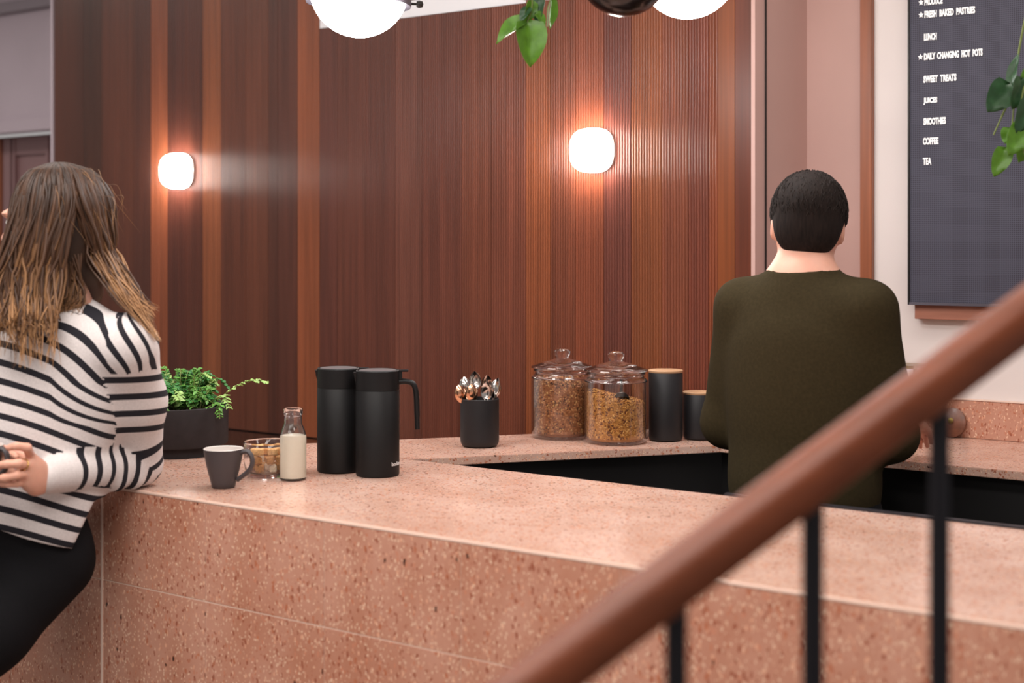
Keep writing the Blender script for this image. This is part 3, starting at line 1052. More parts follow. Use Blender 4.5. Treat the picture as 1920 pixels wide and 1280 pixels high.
# glass jars of granola
def jar(label, loc, glabel, fill_l, fill_r, cols, scoop):
    o = thing('glass_jar', label, 'jar', loc, 0, 'lidded glass jars of granola')
    R = 0.0815
    body_o = [(0.0, 0.0), (R - 0.010, 0.0), (R - 0.003, 0.004), (R, 0.012), (R, 0.157)]
    body_i = [(R - 0.0042, 0.157), (R - 0.0042, 0.014), (R - 0.010, 0.008), (0.0, 0.007)]
    MB().lathe(body_o + body_i, 64).build('jar_glass', M_THIN, o)
    rim = [(R, 0.1572), (R - 0.002, 0.162), (R - 0.007, 0.166), (R - 0.0095, 0.168), (R - 0.0095, 0.174), (R - 0.006, 0.1765), (R - 0.006, 0.181),
           (R - 0.013, 0.181), (R - 0.0155, 0.172), (R - 0.013, 0.166), (R - 0.006, 0.1572)]
    MB().lathe(rim, 64, closed=True).build('rim', M_GLASS, o)
    zl = 0.1815
    lid_o = [(0.0, zl), (R - 0.014, zl), (R - 0.004, zl + 0.0005), (R + 0.0005, zl + 0.003), (R - 0.001, zl + 0.0065), (R - 0.012, zl + 0.010), (0.045, zl + 0.019), (0.022, zl + 0.0245), (0.0165, zl + 0.0272), (0.0, zl + 0.0272)]
    knob_o = [(0.0, zl + 0.0274), (0.0165, zl + 0.0276), (0.0175, zl + 0.033), (0.0215, zl + 0.040), (0.0212, zl + 0.046), (0.016, zl + 0.0505), (0.008, zl + 0.0525), (0.0, zl + 0.053)]
    lid = MB().lathe(lid_o, 64).build('lid', M_GLASS, o)
    MB().lathe(knob_o, 48).build('knob', M_GLASS, lid)
    # contents: a solid heap with thousands of oat flakes set into its skin
    Rg_ = R - 0.0052

    def top_z(x, y):
        t = (x / Rg_ + 1) / 2
        return fill_l + (fill_r - fill_l) * t + 0.004 * math.sin(40 * x + 1) * math.cos(50 * y)
    mb = MB()
    seg, rings = 48, 6
    vs = []
    for zf in (0.0082, 0.0155):
        for k in range(seg):
            a = 2 * PI * k / seg
            rr = Rg_ - (0.0075 if zf < 0.01 else 0.002)
            vs.append((rr * math.cos(a), rr * math.sin(a), zf))
    for j in range(rings):
        rr = (Rg_ - 0.002) * (1 - j / rings)
        for k in range(seg):
            a = 2 * PI * k / seg
            x, y = rr * math.cos(a), rr * math.sin(a)
            vs.append((x, y, top_z(x, y) - 0.002))
    fs = [tuple(reversed(range(seg)))]
    for j in range(rings + 1):
        for k in range(seg):
            k2 = (k + 1) % seg
            fs.append((j * seg + k, j * seg + k2, (j + 1) * seg + k2, (j + 1) * seg + k))
    fs.append(tuple(range((rings + 1) * seg, (rings + 2) * seg)))
    mb.add(vs, fs, 0)
    octf = [(0, 2, 4), (2, 1, 4), (1, 3, 4), (3, 0, 4), (2, 0, 5), (1, 2, 5), (3, 1, 5), (0, 3, 5)]
    for i in range(3600):
        a = random.uniform(0, 2 * PI)
        if i % 4 == 0:
            rr = (Rg_ - 0.004) * math.sqrt(random.random())
            x, y = rr * math.cos(a), rr * math.sin(a)
            c = Vector((x, y, top_z(x, y) + random.uniform(-0.002, 0.002)))
            nrm = Vector((0, 0, 1))
        else:
            x, y = (Rg_ - 0.0018) * math.cos(a), (Rg_ - 0.0018) * math.sin(a)
            c = Vector((x, y, random.uniform(0.0155, top_z(x, y))))
            nrm = Vector((math.cos(a), math.sin(a), 0))
        big = random.uniform(0.0022, 0.0048)
        th = 0.0012 if i % 4 else big * 0.6
        t1 = nrm.cross(Vector((random.uniform(-1, 1), random.uniform(-1, 1), random.uniform(-1, 1)))).normalized()
        t2 = nrm.cross(t1)
        o6 = [c + t1 * big, c - t1 * big, c + t2 * big * 0.7, c - t2 * big * 0.7, c + nrm * th, c - nrm * th]
        mb.add(o6, octf, random.choice((0, 0, 1, 1, 1, 2, 2, 3)))
    g = mb.build('granola', cols, o, smooth=False)
    g['kind'] = 'stuff'
    if scoop:
        s = MB()
        s.lathe([(0.0, 0.0), (0.013, 0.002), (0.019, 0.010), (0.020, 0.018), (0.0185, 0.018), (0.012, 0.004), (0.0, 0.003)], 24, 0,
                Matrix.Translation((0.012, -0.030, (fill_l + fill_r) / 2 - 0.001)) @ Matrix.Rotation(math.radians(150), 4, 'X') @ Matrix.Translation((0, 0, -0.012)))
        s.tube([(0.012, -0.02, (fill_l + fill_r) / 2 + 0.012), (0.014, 0.0, (fill_l + fill_r) / 2 + 0.035), (0.016, 0.02, 0.16)], 0.0035, 8)
        so = s.build('scoop', M_DARKMETAL, None)
        so.location = loc
        tag(so, 'dark metal scoop stuck in the lighter granola', 'scoop')
    return o


G1 = [mat('granola_a', c, 0.75) for c in ('8f5530', 'b0744a', '5f341e', 'c89660')]
G2 = [mat('granola_b', c, 0.75) for c in ('b87838', 'd0904a', '743f20', 'e2aa64')]
for g_ in G1 + G2:
    add_noise(g_, (300, 300, 300), 0.2)
jp = P(1155, 0, 3.665)
jp.z = ZC + GAP
jar('lidded glass jar of light golden granola, a dark scoop inside', jp, '', 0.134, 0.103, G2, True)
jp2 = P(1054, 0, 3.765)
jp2.z = ZC + GAP
jar('lidded glass jar of darker brown granola, filled higher', jp2, '', 0.150, 0.141, G1, False)


def canister(label, px, dep, r, h):
    p = P(px, 0, dep)
    p.z = ZC + GAP
    o = thing('canister', label, 'canister', p, 0, 'black canisters with wooden lids')
    MB().lathe([(0.0, 0.0), (r - 0.008, 0.0), (r - 0.002, 0.003), (r, 0.010), (r, h - 0.008), (r - 0.001, h - 0.0065), (0.0, h - 0.0065)], 48).build('body', M_CUPBLACK, o)
    MB().lathe([(0.0, h - 0.0064), (r - 0.0005, h - 0.0064), (r + 0.0005, h - 0.005), (r + 0.0005, h - 0.001), (r - 0.001, h), (0.0, h)], 48).build('lid', M_LIDWOOD, o)


canister('tall black canister with a thin wooden lid beside the glass jars', 1248, 3.705, 0.0445, 0.183)
canister('short black canister with a thin wooden lid beside the tall one', 1311, 3.73, 0.0425, 0.124)

# ------------------------------------------------------------------ behind the bar, right-hand side
# round wooden board leaning on the splash
ub, Yb = u_at(1783, VB - 0.03)
br = thing('serving_board', 'round brown wooden board leaning against the tiled splash', 'board', uv(ub, VB - 0.035, ZC + GAP), RZ)
Mb = Matrix.Rotation(math.radians(10), 4, 'X') @ Matrix.Translation((0, 0, 0.047)) @ Matrix.Rotation(PI / 2, 4, 'X')
Mb = Matrix.Rotation(math.radians(-12), 4, 'X') @ Matrix.Translation((0, 0, 0.040)) @ Matrix.Rotation(PI / 2, 4, 'X')
MB().lathe([(0.0, -0.005), (0.036, -0.005), (0.0395, -0.003), (0.0395, 0.003), (0.036, 0.005), (0.0, 0.005)], 40, 0, Mb).build('disc', add_noise(mat('walnut', '6b3f2c', 0.35), (60, 8, 60), 0.25), br)
MB().lathe([(0.0, 0.0), (0.006, 0.0), (0.0075, 0.004), (0.0, 0.006)], 16, 0, Mb @ Matrix.Translation((0, 0.004, 0.005))).build('peg', M_BRASS, br)

# brass shelf with a dark box on it
us, Ys = u_at(1668, VB - 0.13)
sh = thing('brass_stand', 'slim brass-topped stand on the back counter behind the person', 'stand', uv(us, VB - 0.13, ZC + GAP), RZ)
MB().box(-0.065, 0.085, -0.05, 0.05, 0.188, 0.196).build('shelf', M_BRASS, sh, smooth=False, bevel=0.0015)
for x in (-0.05, -0.014, 0.07):
    MB().tube([(x, 0.0, 0.006), (x, 0.0, 0.188)], 0.0055, 12).build('post', M_BRASS if x > 0 else M_DARKMETAL, sh)
MB().box(-0.065, 0.085, -0.045, 0.045, 0.0, 0.006).build('base', M_DARKMETAL, sh, smooth=False, bevel=0.0015)
tb = MB().box(-0.03, 0.03, -0.03, 0.03, 0.0, 0.020).build('tin', mat('dark_brown_tin', '3a2521', 0.5), None, smooth=False, bevel=0.002)
tb.location = uv(us - 0.012, VB - 0.13, ZC + 0.197)
tb.rotation_euler.z = RZ
MB().box(-0.018, 0.010, -0.02, 0.02, 0.0201, 0.0235).build('tin_label', mat('red_brown_label', '8a4a3c', 0.5), tb, smooth=False)
tag(tb, 'small dark brown tin standing on the brass-topped stand', 'tin')

# menu letter board
VM = VB - 0.045
u0, Y0 = u_at(1703, VM)
zbm = EYE - (571 - 465) / FPX * Y0
mbd = thing('menu_board', 'tall dark grey letter board listing the menu in white letters', 'sign', uv(u0, VM, zbm), RZ)
BWd, BHt = 0.95, 1.12
MB().box(0.004, BWd - 0.004, 0.0, 0.03, 0.006, BHt - 0.004).build('panel', M_BOARD, mbd, smooth=False)
fr_ = MB().box(0, 0.005, -0.005, 0.032, 0, BHt).box(BWd - 0.005, BWd, -0.005, 0.032, 0, BHt).box(0.005, BWd - 0.005, -0.005, 0.032, BHt - 0.005, BHt)
fr_.build('frame', M_DARKMETAL, mbd, smooth=False)
MB().box(0.005, BWd - 0.005, -0.006, 0.032, 0.0, 0.007).build('bottom_edge', M_GREYMETAL, mbd, smooth=False)
ul = u_at(1712, VM)[0] - u0
MB().box(ul, BWd - 0.02, 0.012, 0.044, -0.038, -0.0005).build('timber_batten', add_noise(mat('batten', '96604c', 0.5), (3, 60, 60), 0.2), mbd, smooth=False, bevel=0.001)


def menu_line(s_, x0, x1, ymid, star=False):
    ua, Ya = u_at(x0, VM)
    ub_, Yb_ = u_at(x1, VM)
    z = EYE - (ymid - 465) / FPX * Ya
    h = 13.5 / FPX * Ya
    me = text_mesh(s_, ub_ - ua, h, 0.002, 0.055)
    me.materials.append(M_LETTER)
    for v in me.vertices:
        x, y, zz = v.co
        v.co = (ua - u0 + x, -0.0005 - zz, z - zbm - h / 2 + y)
    ob = bpy.data.objects.new('menu_lettering', me)
    COL.objects.link(ob)
    ob.parent = mbd
    if star:
        us_, Ys_ = u_at(x0 - 6.5, VM)
        pts = []
        for k in range(10):
            a = PI / 2 + k * PI / 5
            r_ = 0.0085 if k % 2 == 0 else 0.0042
            pts.append((us_ - u0 + r_ * 0.9 * math.cos(a), r_ * 1.05 * math.sin(a) + z - zbm))
        vs = [(x, -0.0005, y) for x, y in pts] + [(x, -0.0025, y) for x, y in pts]
        fs = [tuple(range(10)), tuple(reversed(range(10, 20)))] + [(i, (i + 1) % 10, 10 + (i + 1) % 10, 10 + i) for i in range(10)]
        MB().add(vs, fs).build('star', M_LETTER, mbd, smooth=False)


menu_line('PRODUCE', 1734, 1768, 4, True)
menu_line('FRESH  BAKED  PASTRIES', 1734, 1829, 27.5, True)
menu_line('LUNCH', 1733, 1757, 70)
menu_line('DAILY  CHANGING  HOT  POTS', 1733, 1843, 106.5, True)
menu_line('SWEET  TREATS', 1732, 1794, 149)
menu_line('JUICES', 1732, 1758, 190)
menu_line('SMOOTHIES', 1732, 1774, 228)
menu_line('COFFEE', 1731, 1760, 265)
menu_line('TEA', 1731, 1747, 302.5)

# ------------------------------------------------------------------ stair railing in front
A0 = Vector((0.017, 1.13, 1.112))
A1 = Vector((0.479, 1.33, 1.396))
rail = thing('stair_railing', 'wooden stair handrail on black balusters sloping up across the near corner', 'railing', (A0.x, A0.y, 0.0))
org = Vector((A0.x, A0.y, 0))


def rp_(s):
    return A0 + (A1 - A0) * s - org


xa = (A1 - A0).normalized()
ya = Vector((xa.y, -xa.x, 0)).normalized()
za = ya.cross(xa)
if za.z < 0:
    za = -za
prof = []
for k in range(20):
    a = 2 * PI * k / 20
    c_, s_ = math.cos(a), math.sin(a)
    prof.append((0.0225 * math.copysign(abs(c_) ** 0.75, c_), 0.0225 * math.copysign(abs(s_) ** 0.75, s_)))
vs = []
for s in (-0.55, 1.45):
    vs += [rp_(s) + ya * x + za * z for x, z in prof]
fs = [tuple(reversed(range(20))), tuple(range(20, 40))] + [(k, (k + 1) % 20, 20 + (k + 1) % 20, 20 + k) for k in range(20)]
MB().add(vs, fs).build('handrail', M_RAILWOOD, rail, angle=50)
hd = Vector((xa.x, xa.y, 0)).normalized()
for i, s in enumerate((-0.284, -0.013, 0.2586, 0.529, 0.803, 1.077, 1.35)):
    c = rp_(s)
    zt_ = c.z - 0.021
    M = Matrix((hd, Vector((-hd.y, hd.x, 0)), Vector((0, 0, 1)))).transposed().to_4x4()
    M.translation = (c.x, c.y, 0)
    MB().box(-0.0085, 0.0085, -0.005, 0.005, zt_ - 0.82, zt_, 0, M).build('baluster', M_BALUSTER, rail, smooth=False, bevel=0.001)
vs = []
for s in (-0.55, 1.45):
    vs += [rp_(s) + ya * x + Vector((0, 0, z)) for x, z in ((-0.015, -0.98), (0.015, -0.98), (0.015, -0.83), (-0.015, -0.83))]
MB().add(vs, [(3, 2, 1, 0), (4, 5, 6, 7), (0, 1, 5, 4), (1, 2, 6, 5), (2, 3, 7, 6), (3, 0, 4, 7)]).build('stringer', M_BALUSTER, rail, smooth=False)
c = rp_(-0.53)
MB().box(c.x - 0.02, c.x + 0.02, c.y - 0.02, c.y + 0.02, 0.0, c.z - 0.02).build('newel_post', M_BALUSTER, rail, smooth=False, bevel=0.002)


# ------------------------------------------------------------------ people: bodies grown as one smooth field surface
class Field:
    def __init__(s, lo, hi, h):
        s.lo = np.array(lo, float)
        s.h = h
        s.n = np.ceil((np.array(hi, float) - s.lo) / h).astype(int) + 1
        s.f = np.full(s.n, 0.5, np.float32)

    def _block(s, lo, hi, pad):
        i0 = np.maximum(np.floor((np.array(lo) - pad - s.lo) / s.h).astype(int), 0)
        i1 = np.minimum(np.ceil((np.array(hi) + pad - s.lo) / s.h).astype(int) + 1, s.n)
        if np.any(i1 <= i0):
            return None
        ax = [(s.lo[k] + s.h * np.arange(i0[k], i1[k])).astype(np.float32) for k in range(3)]
        g = np.meshgrid(*ax, indexing='ij', sparse=True)
        return (slice(i0[0], i1[0]), slice(i0[1], i1[1]), slice(i0[2], i1[2])), g

    def _mix(s, sl, d, k):
        a = s.f[sl]
        if k <= 0:
            s.f[sl] = np.minimum(a, d)
        else:
            hh = np.clip(0.5 + 0.5 * (a - d) / k, 0, 1)
            s.f[sl] = a * (1 - hh) + d * hh - k * hh * (1 - hh)

    def cap(s, a, b, ra, rb=None, k=0.02):
        rb = ra if rb is None else rb
        a, b = np.array(a, float), np.array(b, float)
        r = max(ra, rb)
        bl = s._block(np.minimum(a, b) - r, np.maximum(a, b) + r, k + 3 * s.h)
        if bl is None:
            return s
        sl, (X, Y, Z) = bl
        d = b - a
        L2 = max(float(d @ d), 1e-9)
        t = np.clip(((X - a[0]) * d[0] + (Y - a[1]) * d[1] + (Z - a[2]) * d[2]) / L2, 0, 1)
        dist = np.sqrt((X - a[0] - t * d[0]) ** 2 + (Y - a[1] - t * d[1]) ** 2 + (Z - a[2] - t * d[2]) ** 2)
        s._mix(sl, (dist - (ra + (rb - ra) * t)).astype(np.float32), k)
        return s

    def chain(s, pts, rs, k=0.02):
        for i in range(len(pts) - 1):
            s.cap(pts[i], pts[i + 1], rs[i], rs[i + 1], k)
        return s

    def ell(s, c, axes, rad, k=0.02, cut=False):
        c = np.array(c, float)
        A = [np.array(a, float) / np.linalg.norm(a) for a in axes]
        R = max(rad)
        bl = s._block(c - R, c + R, k + 3 * s.h)
        if bl is None:
            return s
        sl, (X, Y, Z) = bl
        q = [((X - c[0]) * a[0] + (Y - c[1]) * a[1] + (Z - c[2]) * a[2]) for a in A]
        k0 = np.sqrt(sum((q[i] / rad[i]) ** 2 for i in range(3)))
        k1 = np.sqrt(sum((q[i] / rad[i] ** 2) ** 2 for i in range(3))) + 1e-6
        d = (k0 * (k0 - 1) / k1).astype(np.float32)
        if cut:
            s.f[sl] = np.maximum(s.f[sl], -d)
        else:
            s._mix(sl, d, k)
        return s

    def plane(s, p, n):
        """keep the side against n"""
        n = np.array(n, float) / np.linalg.norm(n)
        ax = [(s.lo[k] + s.h * np.arange(s.n[k])).astype(np.float32) for k in range(3)]
        X, Y, Z = np.meshgrid(*ax, indexing='ij', sparse=True)
        d = (X - p[0]) * n[0] + (Y - p[1]) * n[1] + (Z - p[2]) * n[2]
        s.f = np.maximum(s.f, d.astype(np.float32))
        return s

    def mesh(s, name, m, parent, smooth=1):
        f = s.f
        nx, ny, nz = f.shape
        neg = f < 0
        cnt = np.zeros((nx - 1, ny - 1, nz - 1), np.int8)
        offs = [(a, b, c) for a in (0, 1) for b in (0, 1) for c in (0, 1)]
        for a, b, c in offs:
            cnt += neg[a:nx - 1 + a, b:ny - 1 + b, c:nz - 1 + c]
        act = np.argwhere((cnt > 0) & (cnt < 8))
        idx = np.full(cnt.shape, -1, np.int32)
        idx[tuple(act.T)] = np.arange(len(act))
        val = {o: f[act[:, 0] + o[0], act[:, 1] + o[1], act[:, 2] + o[2]] for o in offs}
        acc = np.zeros((len(act), 3))
        num = np.zeros(len(act))
        for o in offs:
            for k in range(3):
                if o[k] == 0:
                    p = list(o)
                    p[k] = 1
                    va, vb = val[o], val[tuple(p)]
                    cr = (va < 0) != (vb < 0)
                    t = np.where(cr, va / np.where(cr, va - vb, 1), 0)
                    pt = np.zeros((len(act), 3)) + np.array(o, float)
                    pt[:, k] = t
                    acc[cr] += pt[cr]
                    num[cr] += 1
        V = s.lo + (act + acc / num[:, None]) * s.h
        quads = []
        for k in range(3):
            sl0 = [slice(None)] * 3
            sl1 = [slice(None)] * 3
            sl0[k] = slice(0, -1)
            sl1[k] = slice(1, None)
            e = np.argwhere(neg[tuple(sl0)] != neg[tuple(sl1)])
            b, c = (k + 1) % 3, (k + 2) % 3
            ok = (e[:, b] > 0) & (e[:, c] > 0) & (e[:, b] < f.shape[b] - 1) & (e[:, c] < f.shape[c] - 1)
            e = e[ok]
            q = []
            for db, dc in ((1, 1), (0, 1), (0, 0), (1, 0)):
                ci = e.copy()
                ci[:, b] -= db
                ci[:, c] -= dc
                q.append(idx[tuple(ci.T)])
            q = np.stack(q, 1)
            fl = ~neg[tuple(e.T)]
            q[fl] = q[fl][:, ::-1]
            quads.append(q)
        Q = np.concatenate(quads)
        Q = Q[(Q >= 0).all(1)]
        # a light relaxation
        for _ in range(smooth):
            S = np.zeros_like(V)
            W = np.zeros(len(V))
            for i in range(4):
                a, b = Q[:, i], Q[:, (i + 1) % 4]
                for d in range(3):
                    S[:, d] += np.bincount(a, V[b, d], len(V)) + np.bincount(b, V[a, d], len(V))
                W += np.bincount(a, minlength=len(V)) + np.bincount(b, minlength=len(V))
            V = np.where(W[:, None] > 0, 0.5 * V + 0.5 * S / np.maximum(W, 1)[:, None], V)
        me = bpy.data.meshes.new(name)
        me.vertices.add(len(V))
        me.loops.add(len(Q) * 4)
        me.polygons.add(len(Q))
        off = np.array(parent.location) if parent is not None else np.zeros(3)
        me.vertices.foreach_set('co', (V - off).astype(np.float32).ravel())
        me.loops.foreach_set('vertex_index', Q.astype(np.int32).ravel())
        me.polygons.foreach_set('loop_start', np.arange(0, len(Q) * 4, 4, dtype=np.int32))
        me.polygons.foreach_set('loop_total', np.full(len(Q), 4, np.int32))
        me.polygons.foreach_set('use_smooth', np.ones(len(Q), bool))
        me.update(calc_edges=True)
        me.validate()
        me.materials.append(m)
        o = bpy.data.objects.new(name, me)
        COL.objects.link(o)
        o.parent = parent
        return o, V


UP = Vector((0, 0, 1))


def head_prims(F_, c, fw, up, neck):
    """skull, face and ears around centre c, looking along fw"""
    fw = fw.normalized()
    up = (up - fw * up.dot(fw)).normalized()
    sd = fw.cross(up)
    F_.ell(c + up * 0.02 - fw * 0.012, (fw, sd, up), (0.096, 0.075, 0.092), 0.01)
    F_.ell(c - up * 0.035 + fw * 0.022, (fw, sd, up), (0.066, 0.060, 0.078), 0.03)
    F_.ell(c - up * 0.092 + fw * 0.052, (fw, sd, up), (0.030, 0.034, 0.024), 0.025)      # chin
    F_.cap(c + fw * 0.084 + up * 0.008, c + fw * 0.103 - up * 0.030, 0.009, 0.0125, 0.012)   # nose
    for s in (-1, 1):
        F_.ell(c + fw * 0.094 - up * 0.033 + sd * s * 0.011, (fw, sd, up), (0.009, 0.008, 0.007), 0.008)
        F_.ell(c + fw * 0.079 + up * 0.020 + sd * s * 0.030, (fw, sd, up), (0.010, 0.024, 0.008), 0.012)     # brow
        F_.ell(c + fw * 0.094 + up * 0.001 + sd * s * 0.031, (fw, sd, up), (0.016, 0.015, 0.010), 0.0, cut=True)    # eye socket
        F_.ell(c + fw * 0.062 - up * 0.030 + sd * s * 0.040, (fw, sd, up), (0.020, 0.020, 0.020), 0.02)     # cheek
        F_.ell(c - fw * 0.008 - up * 0.008 + sd * s * 0.074, (fw + sd * s * 0.3, sd, up), (0.018, 0.008, 0.031), 0.006)    # ear
        F_.ell(c - fw * 0.004 - up * 0.006 + sd * s * 0.083, (fw, sd, up), (0.009, 0.006, 0.017), 0.0, cut=True)
    F_.ell(c + fw * 0.085 - up * 0.056, (fw, sd, up), (0.010, 0.022, 0.006), 0.006)
    F_.ell(c + fw * 0.083 - up * 0.066, (fw, sd, up), (0.010, 0.020, 0.006), 0.006)
    F_.cap(c - up * 0.05 - fw * 0.015, neck, 0.050, 0.056, 0.03)
    return fw, sd, up


def face_details(c, fw, sd, up, parent):
    off = Vector(parent.location)
    for s in (-1, 1):
        e_ = c + fw * 0.0725 + up * 0.001 + sd * s * 0.031 - off
        M = frame(e_, e_ + fw, up)
        mb = MB()
        ring = [(0.0118 * math.sin(PI * i / 12), -0.0118 * math.cos(PI * i / 12)) for i in range(13)]
        mb.lathe(ring, 20, 0, M @ Matrix.Rotation(PI / 2, 4, 'Y'))
        mb.lathe([(0.0, 0.0123), (0.003, 0.0121), (0.0055, 0.0108)], 16, 1, M @ Matrix.Rotation(PI / 2, 4, 'Y'))
        mb.build('eye', [M_EYE, M_IRIS], parent)
    mb = MB()
    for dz, w in ((-0.0565, 0.021), (-0.0655, 0.018)):
        pts = [c + fw * (0.0935 - 0.010 * (t * t)) + up * (dz - 0.002 * t * t) + sd * t * w - off for t in (-1, -.5, 0, .5, 1)]
        mb.tube(pts, [0.0012, 0.0035, 0.004, 0.0035, 0.0012], 8)
    mb.build('lips', M_LIP, parent)


def hand_prims(F_, wrist, f, n, s, curl=0.6, g=1.0):
    """palm, four fingers and a thumb. f: finger direction, n: palm side, s: thumb side"""
    f, n, s = f.normalized(), n.normalized(), s.normalized()
    for off, base, lens in ((0.028, 0.088, (0.040, 0.024, 0.020)), (0.009, 0.092, (0.044, 0.027, 0.021)), (-0.010, 0.088, (0.041, 0.025, 0.020)), (-0.028, 0.080, (0.032, 0.020, 0.018))):
        mcp = wrist + f * base * g + s * off * g
        F_.cap(wrist + s * off * 0.55 * g, mcp, 0.0145 * g, 0.0115 * g, 0.012)
        p, ang = mcp, curl * 0.5
        for i, l in enumerate(lens):
            d = f * math.cos(ang) + n * math.sin(ang)
            q = p + d * l * g
            F_.cap(p, q, (0.0092 - i * 0.0009) * g, (0.0085 - i * 0.0009) * g, 0.003)
            p = q
            ang += curl * 0.8
    t0 = wrist + f * 0.022 * g + s * 0.022 * g + n * 0.006
    t1 = t0 + (f * 0.6 + s * 0.8 + n * 0.3).normalized() * 0.042 * g
    t2 = t1 + (f * 0.85 + s * 0.25 + n * 0.45).normalized() * 0.032 * g
    t3 = t2 + (f * 0.85 + n * 0.55).normalized() * 0.026 * g
    F_.chain([t0, t1, t2, t3], [0.016 * g, 0.0125 * g, 0.0105 * g, 0.0088 * g], 0.006)


def shoe(ankle, f, parent, m=M_SHOE):
    f = Vector((f.x, f.y, 0)).normalized()
    a = Vector((ankle.x, ankle.y, 0))
    F_ = Field(a - Vector((.22, .22, .02)), a + Vector((.22, .22, .16)), 0.006)
    s = f.cross(UP)
    F_.ell(a + f * 0.055 + UP * 0.028, (f, s, UP), (0.135, 0.044, 0.042), 0.02)
    F_.cap(a + UP * 0.04 - f * 0.01, a + UP * 0.105 - f * 0.01, 0.044, 0.042, 0.03)
    F_.plane((0, 0, 0.004), (0, 0, -1))
    return F_.mesh('shoe', m, parent)[0]


# ---- woman leaning on the counter
wp = P(35, 1000, 2.92)
woman = thing('person', 'woman with long brown-blonde hair in a striped jumper, elbow on counter, holding a mug', 'person', (wp.x - 0.15, wp.y - 0.15, 0))
SA = Vector((0.93, -0.37, 0)).normalized()      # towards her left shoulder
SF = Vector((-0.37, -0.93, 0)).normalized()     # the way her chest faces
hc = P(98, 418, 2.90)
nb = P(108, 590, 2.90)
sl_, el_, wl_ = P(238, 642, 2.83), P(262, 873, 2.985), P(82, 894, 2.745)
sr_, er_, wr_ = P(-32, 642, 2.97), P(-118, 880, 2.88), P(-118, 884, 2.68)
chest, waist, hips = P(102, 715, 2.90), P(66, 880, 2.91), P(34, 1000, 2.92)
kl, kr = P(-139, 1321, 2.70), P(-300, 1290, 2.80)
hl, hr = hips + SA * 0.085 - UP * 0.05, hips - SA * 0.085 - UP * 0.05
al = Vector((kl.x + 0.02, kl.y + 0.02, 0.09))
ar = Vector((kr.x + 0.0, kr.y + 0.03, 0.09))
FW = Vector((-1, 0.22, -0.02)).normalized()

B = Field((-1.62, 2.38, 0.0), (-0.66, 3.16, 1.66), 0.0045)
fw, sd, up = head_prims(B, hc, FW, UP, nb + UP * 0.0)
B.cap(nb + UP * 0.03, nb - UP * 0.06, 0.055, 0.07, 0.03)
B.cap(nb - UP * 0.02, sl_ - UP * 0.0 - SA * 0.03, 0.045, 0.040, 0.05)
B.cap(nb - UP * 0.02, sr_ + SA * 0.03, 0.045, 0.040, 0.05)
B.ell(chest, (SA, SF, UP), (0.135, 0.085, 0.16), 0.05)
B.ell(waist, (SA, SF, UP), (0.115, 0.080, 0.14), 0.06)
B.ell(hips, (SA, SF, UP), (0.135, 0.095, 0.12), 0.06)
B.chain([sl_, el_, wl_], [0.040, 0.033, 0.022], 0.02)
B.chain([sr_, er_, wr_], [0.040, 0.033, 0.022], 0.02)
B.chain([hl, kl, al], [0.066, 0.046, 0.033], 0.03)
B.chain([hr, kr, ar], [0.066, 0.046, 0.033], 0.03)
for a_ in (al, ar):
    B.cap(a_, a_ + Vector((-.08, -.11, -.055)), 0.03, 0.022, 0.02)
# left hand around the mug handle
mc = [P(58, 858, 2.705), P(55, 873, 2.69), P(52, 889, 2.69), P(50, 905, 2.697)]
for q, r0 in zip(mc, (0.0135, 0.0140, 0.0140, 0.0130)):
    B.cap(wl_ + (q - mc[1]) * 0.45, q, 0.0165, r0 * 0.86, 0.014)
ha = (mc[1] - wl_).normalized()
hb = (UP - ha * UP.dot(ha)).normalized()
B.ell((wl_ + mc[2]) / 2 + UP * -0.006, (ha, hb, ha.cross(hb)), (0.036, 0.033, 0.017), 0.012)
fg = [[mc[0], P(51, 839, 2.672), P(31, 836, 2.660), P(16, 839, 2.664)],
      [mc[1], P(35, 869, 2.657), P(13, 870, 2.648), P(-5, 872, 2.654)],
      [mc[2], P(31, 891, 2.657), P(9, 895, 2.650), P(-8, 897, 2.656)],
      [mc[3], P(32, 906, 2.672), P(14, 907, 2.662), P(1, 907, 2.664)]]
for ch, r_ in zip(fg, (0.0094, 0.0096, 0.0092, 0.0082)):
    B.chain(ch, [r_, r_ * 0.95, r_ * 0.86, r_ * 0.74], 0.003)
B.chain([wl_ + Vector((-0.012, 0.0, 0.016)), P(52, 858, 2.748), P(28, 846, 2.752), P(8, 842, 2.746)], [0.0155, 0.0125, 0.0105, 0.0088], 0.006)
# right hand on the other side of the mug
hand_prims(B, wr_, Vector((0.75, 0.35, 0.05)), Vector((0.4, -0.5, -0.1)), UP, 0.8, 0.92)
body, _ = B.mesh('body', M_SKIN, woman, 1)
face_details(hc, fw, sd, up, woman)

# jumper
S = Field((-1.42, 2.52, 0.78), (-0.64, 3.14, 1.42), 0.0042)
S.ell(chest, (SA, SF, UP), (0.166, 0.112, 0.19), 0.04)
S.ell(waist, (SA + UP * 0.1, SF, UP), (0.152, 0.112, 0.19), 0.08)
S.ell(hips + UP * 0.01, (SA, SF, UP), (0.163, 0.124, 0.17), 0.07)
S.cap(nb - UP * 0.045, sl_ - SA * 0.012 - UP * 0.004, 0.058, 0.056, 0.05)
S.cap(nb - UP * 0.045, sr_ + SA * 0.012 - UP * 0.004, 0.058, 0.056, 0.05)
S.chain([sl_ - UP * 0.01, (sl_ + el_) / 2 + Vector((0.006, 0, 0.01)), el_ + UP * 0.006], [0.060, 0.055, 0.046], 0.035)
S.chain([el_ + UP * 0.006, (el_ + wl_) / 2 + UP * 0.006, wl_ + (el_ - wl_) * 0.02], [0.046, 0.043, 0.034], 0.012)
S.chain([sr_ - UP * 0.01, er_ + UP * 0.006, wr_ + (er_ - wr_) * 0.05], [0.060, 0.048, 0.034], 0.03)
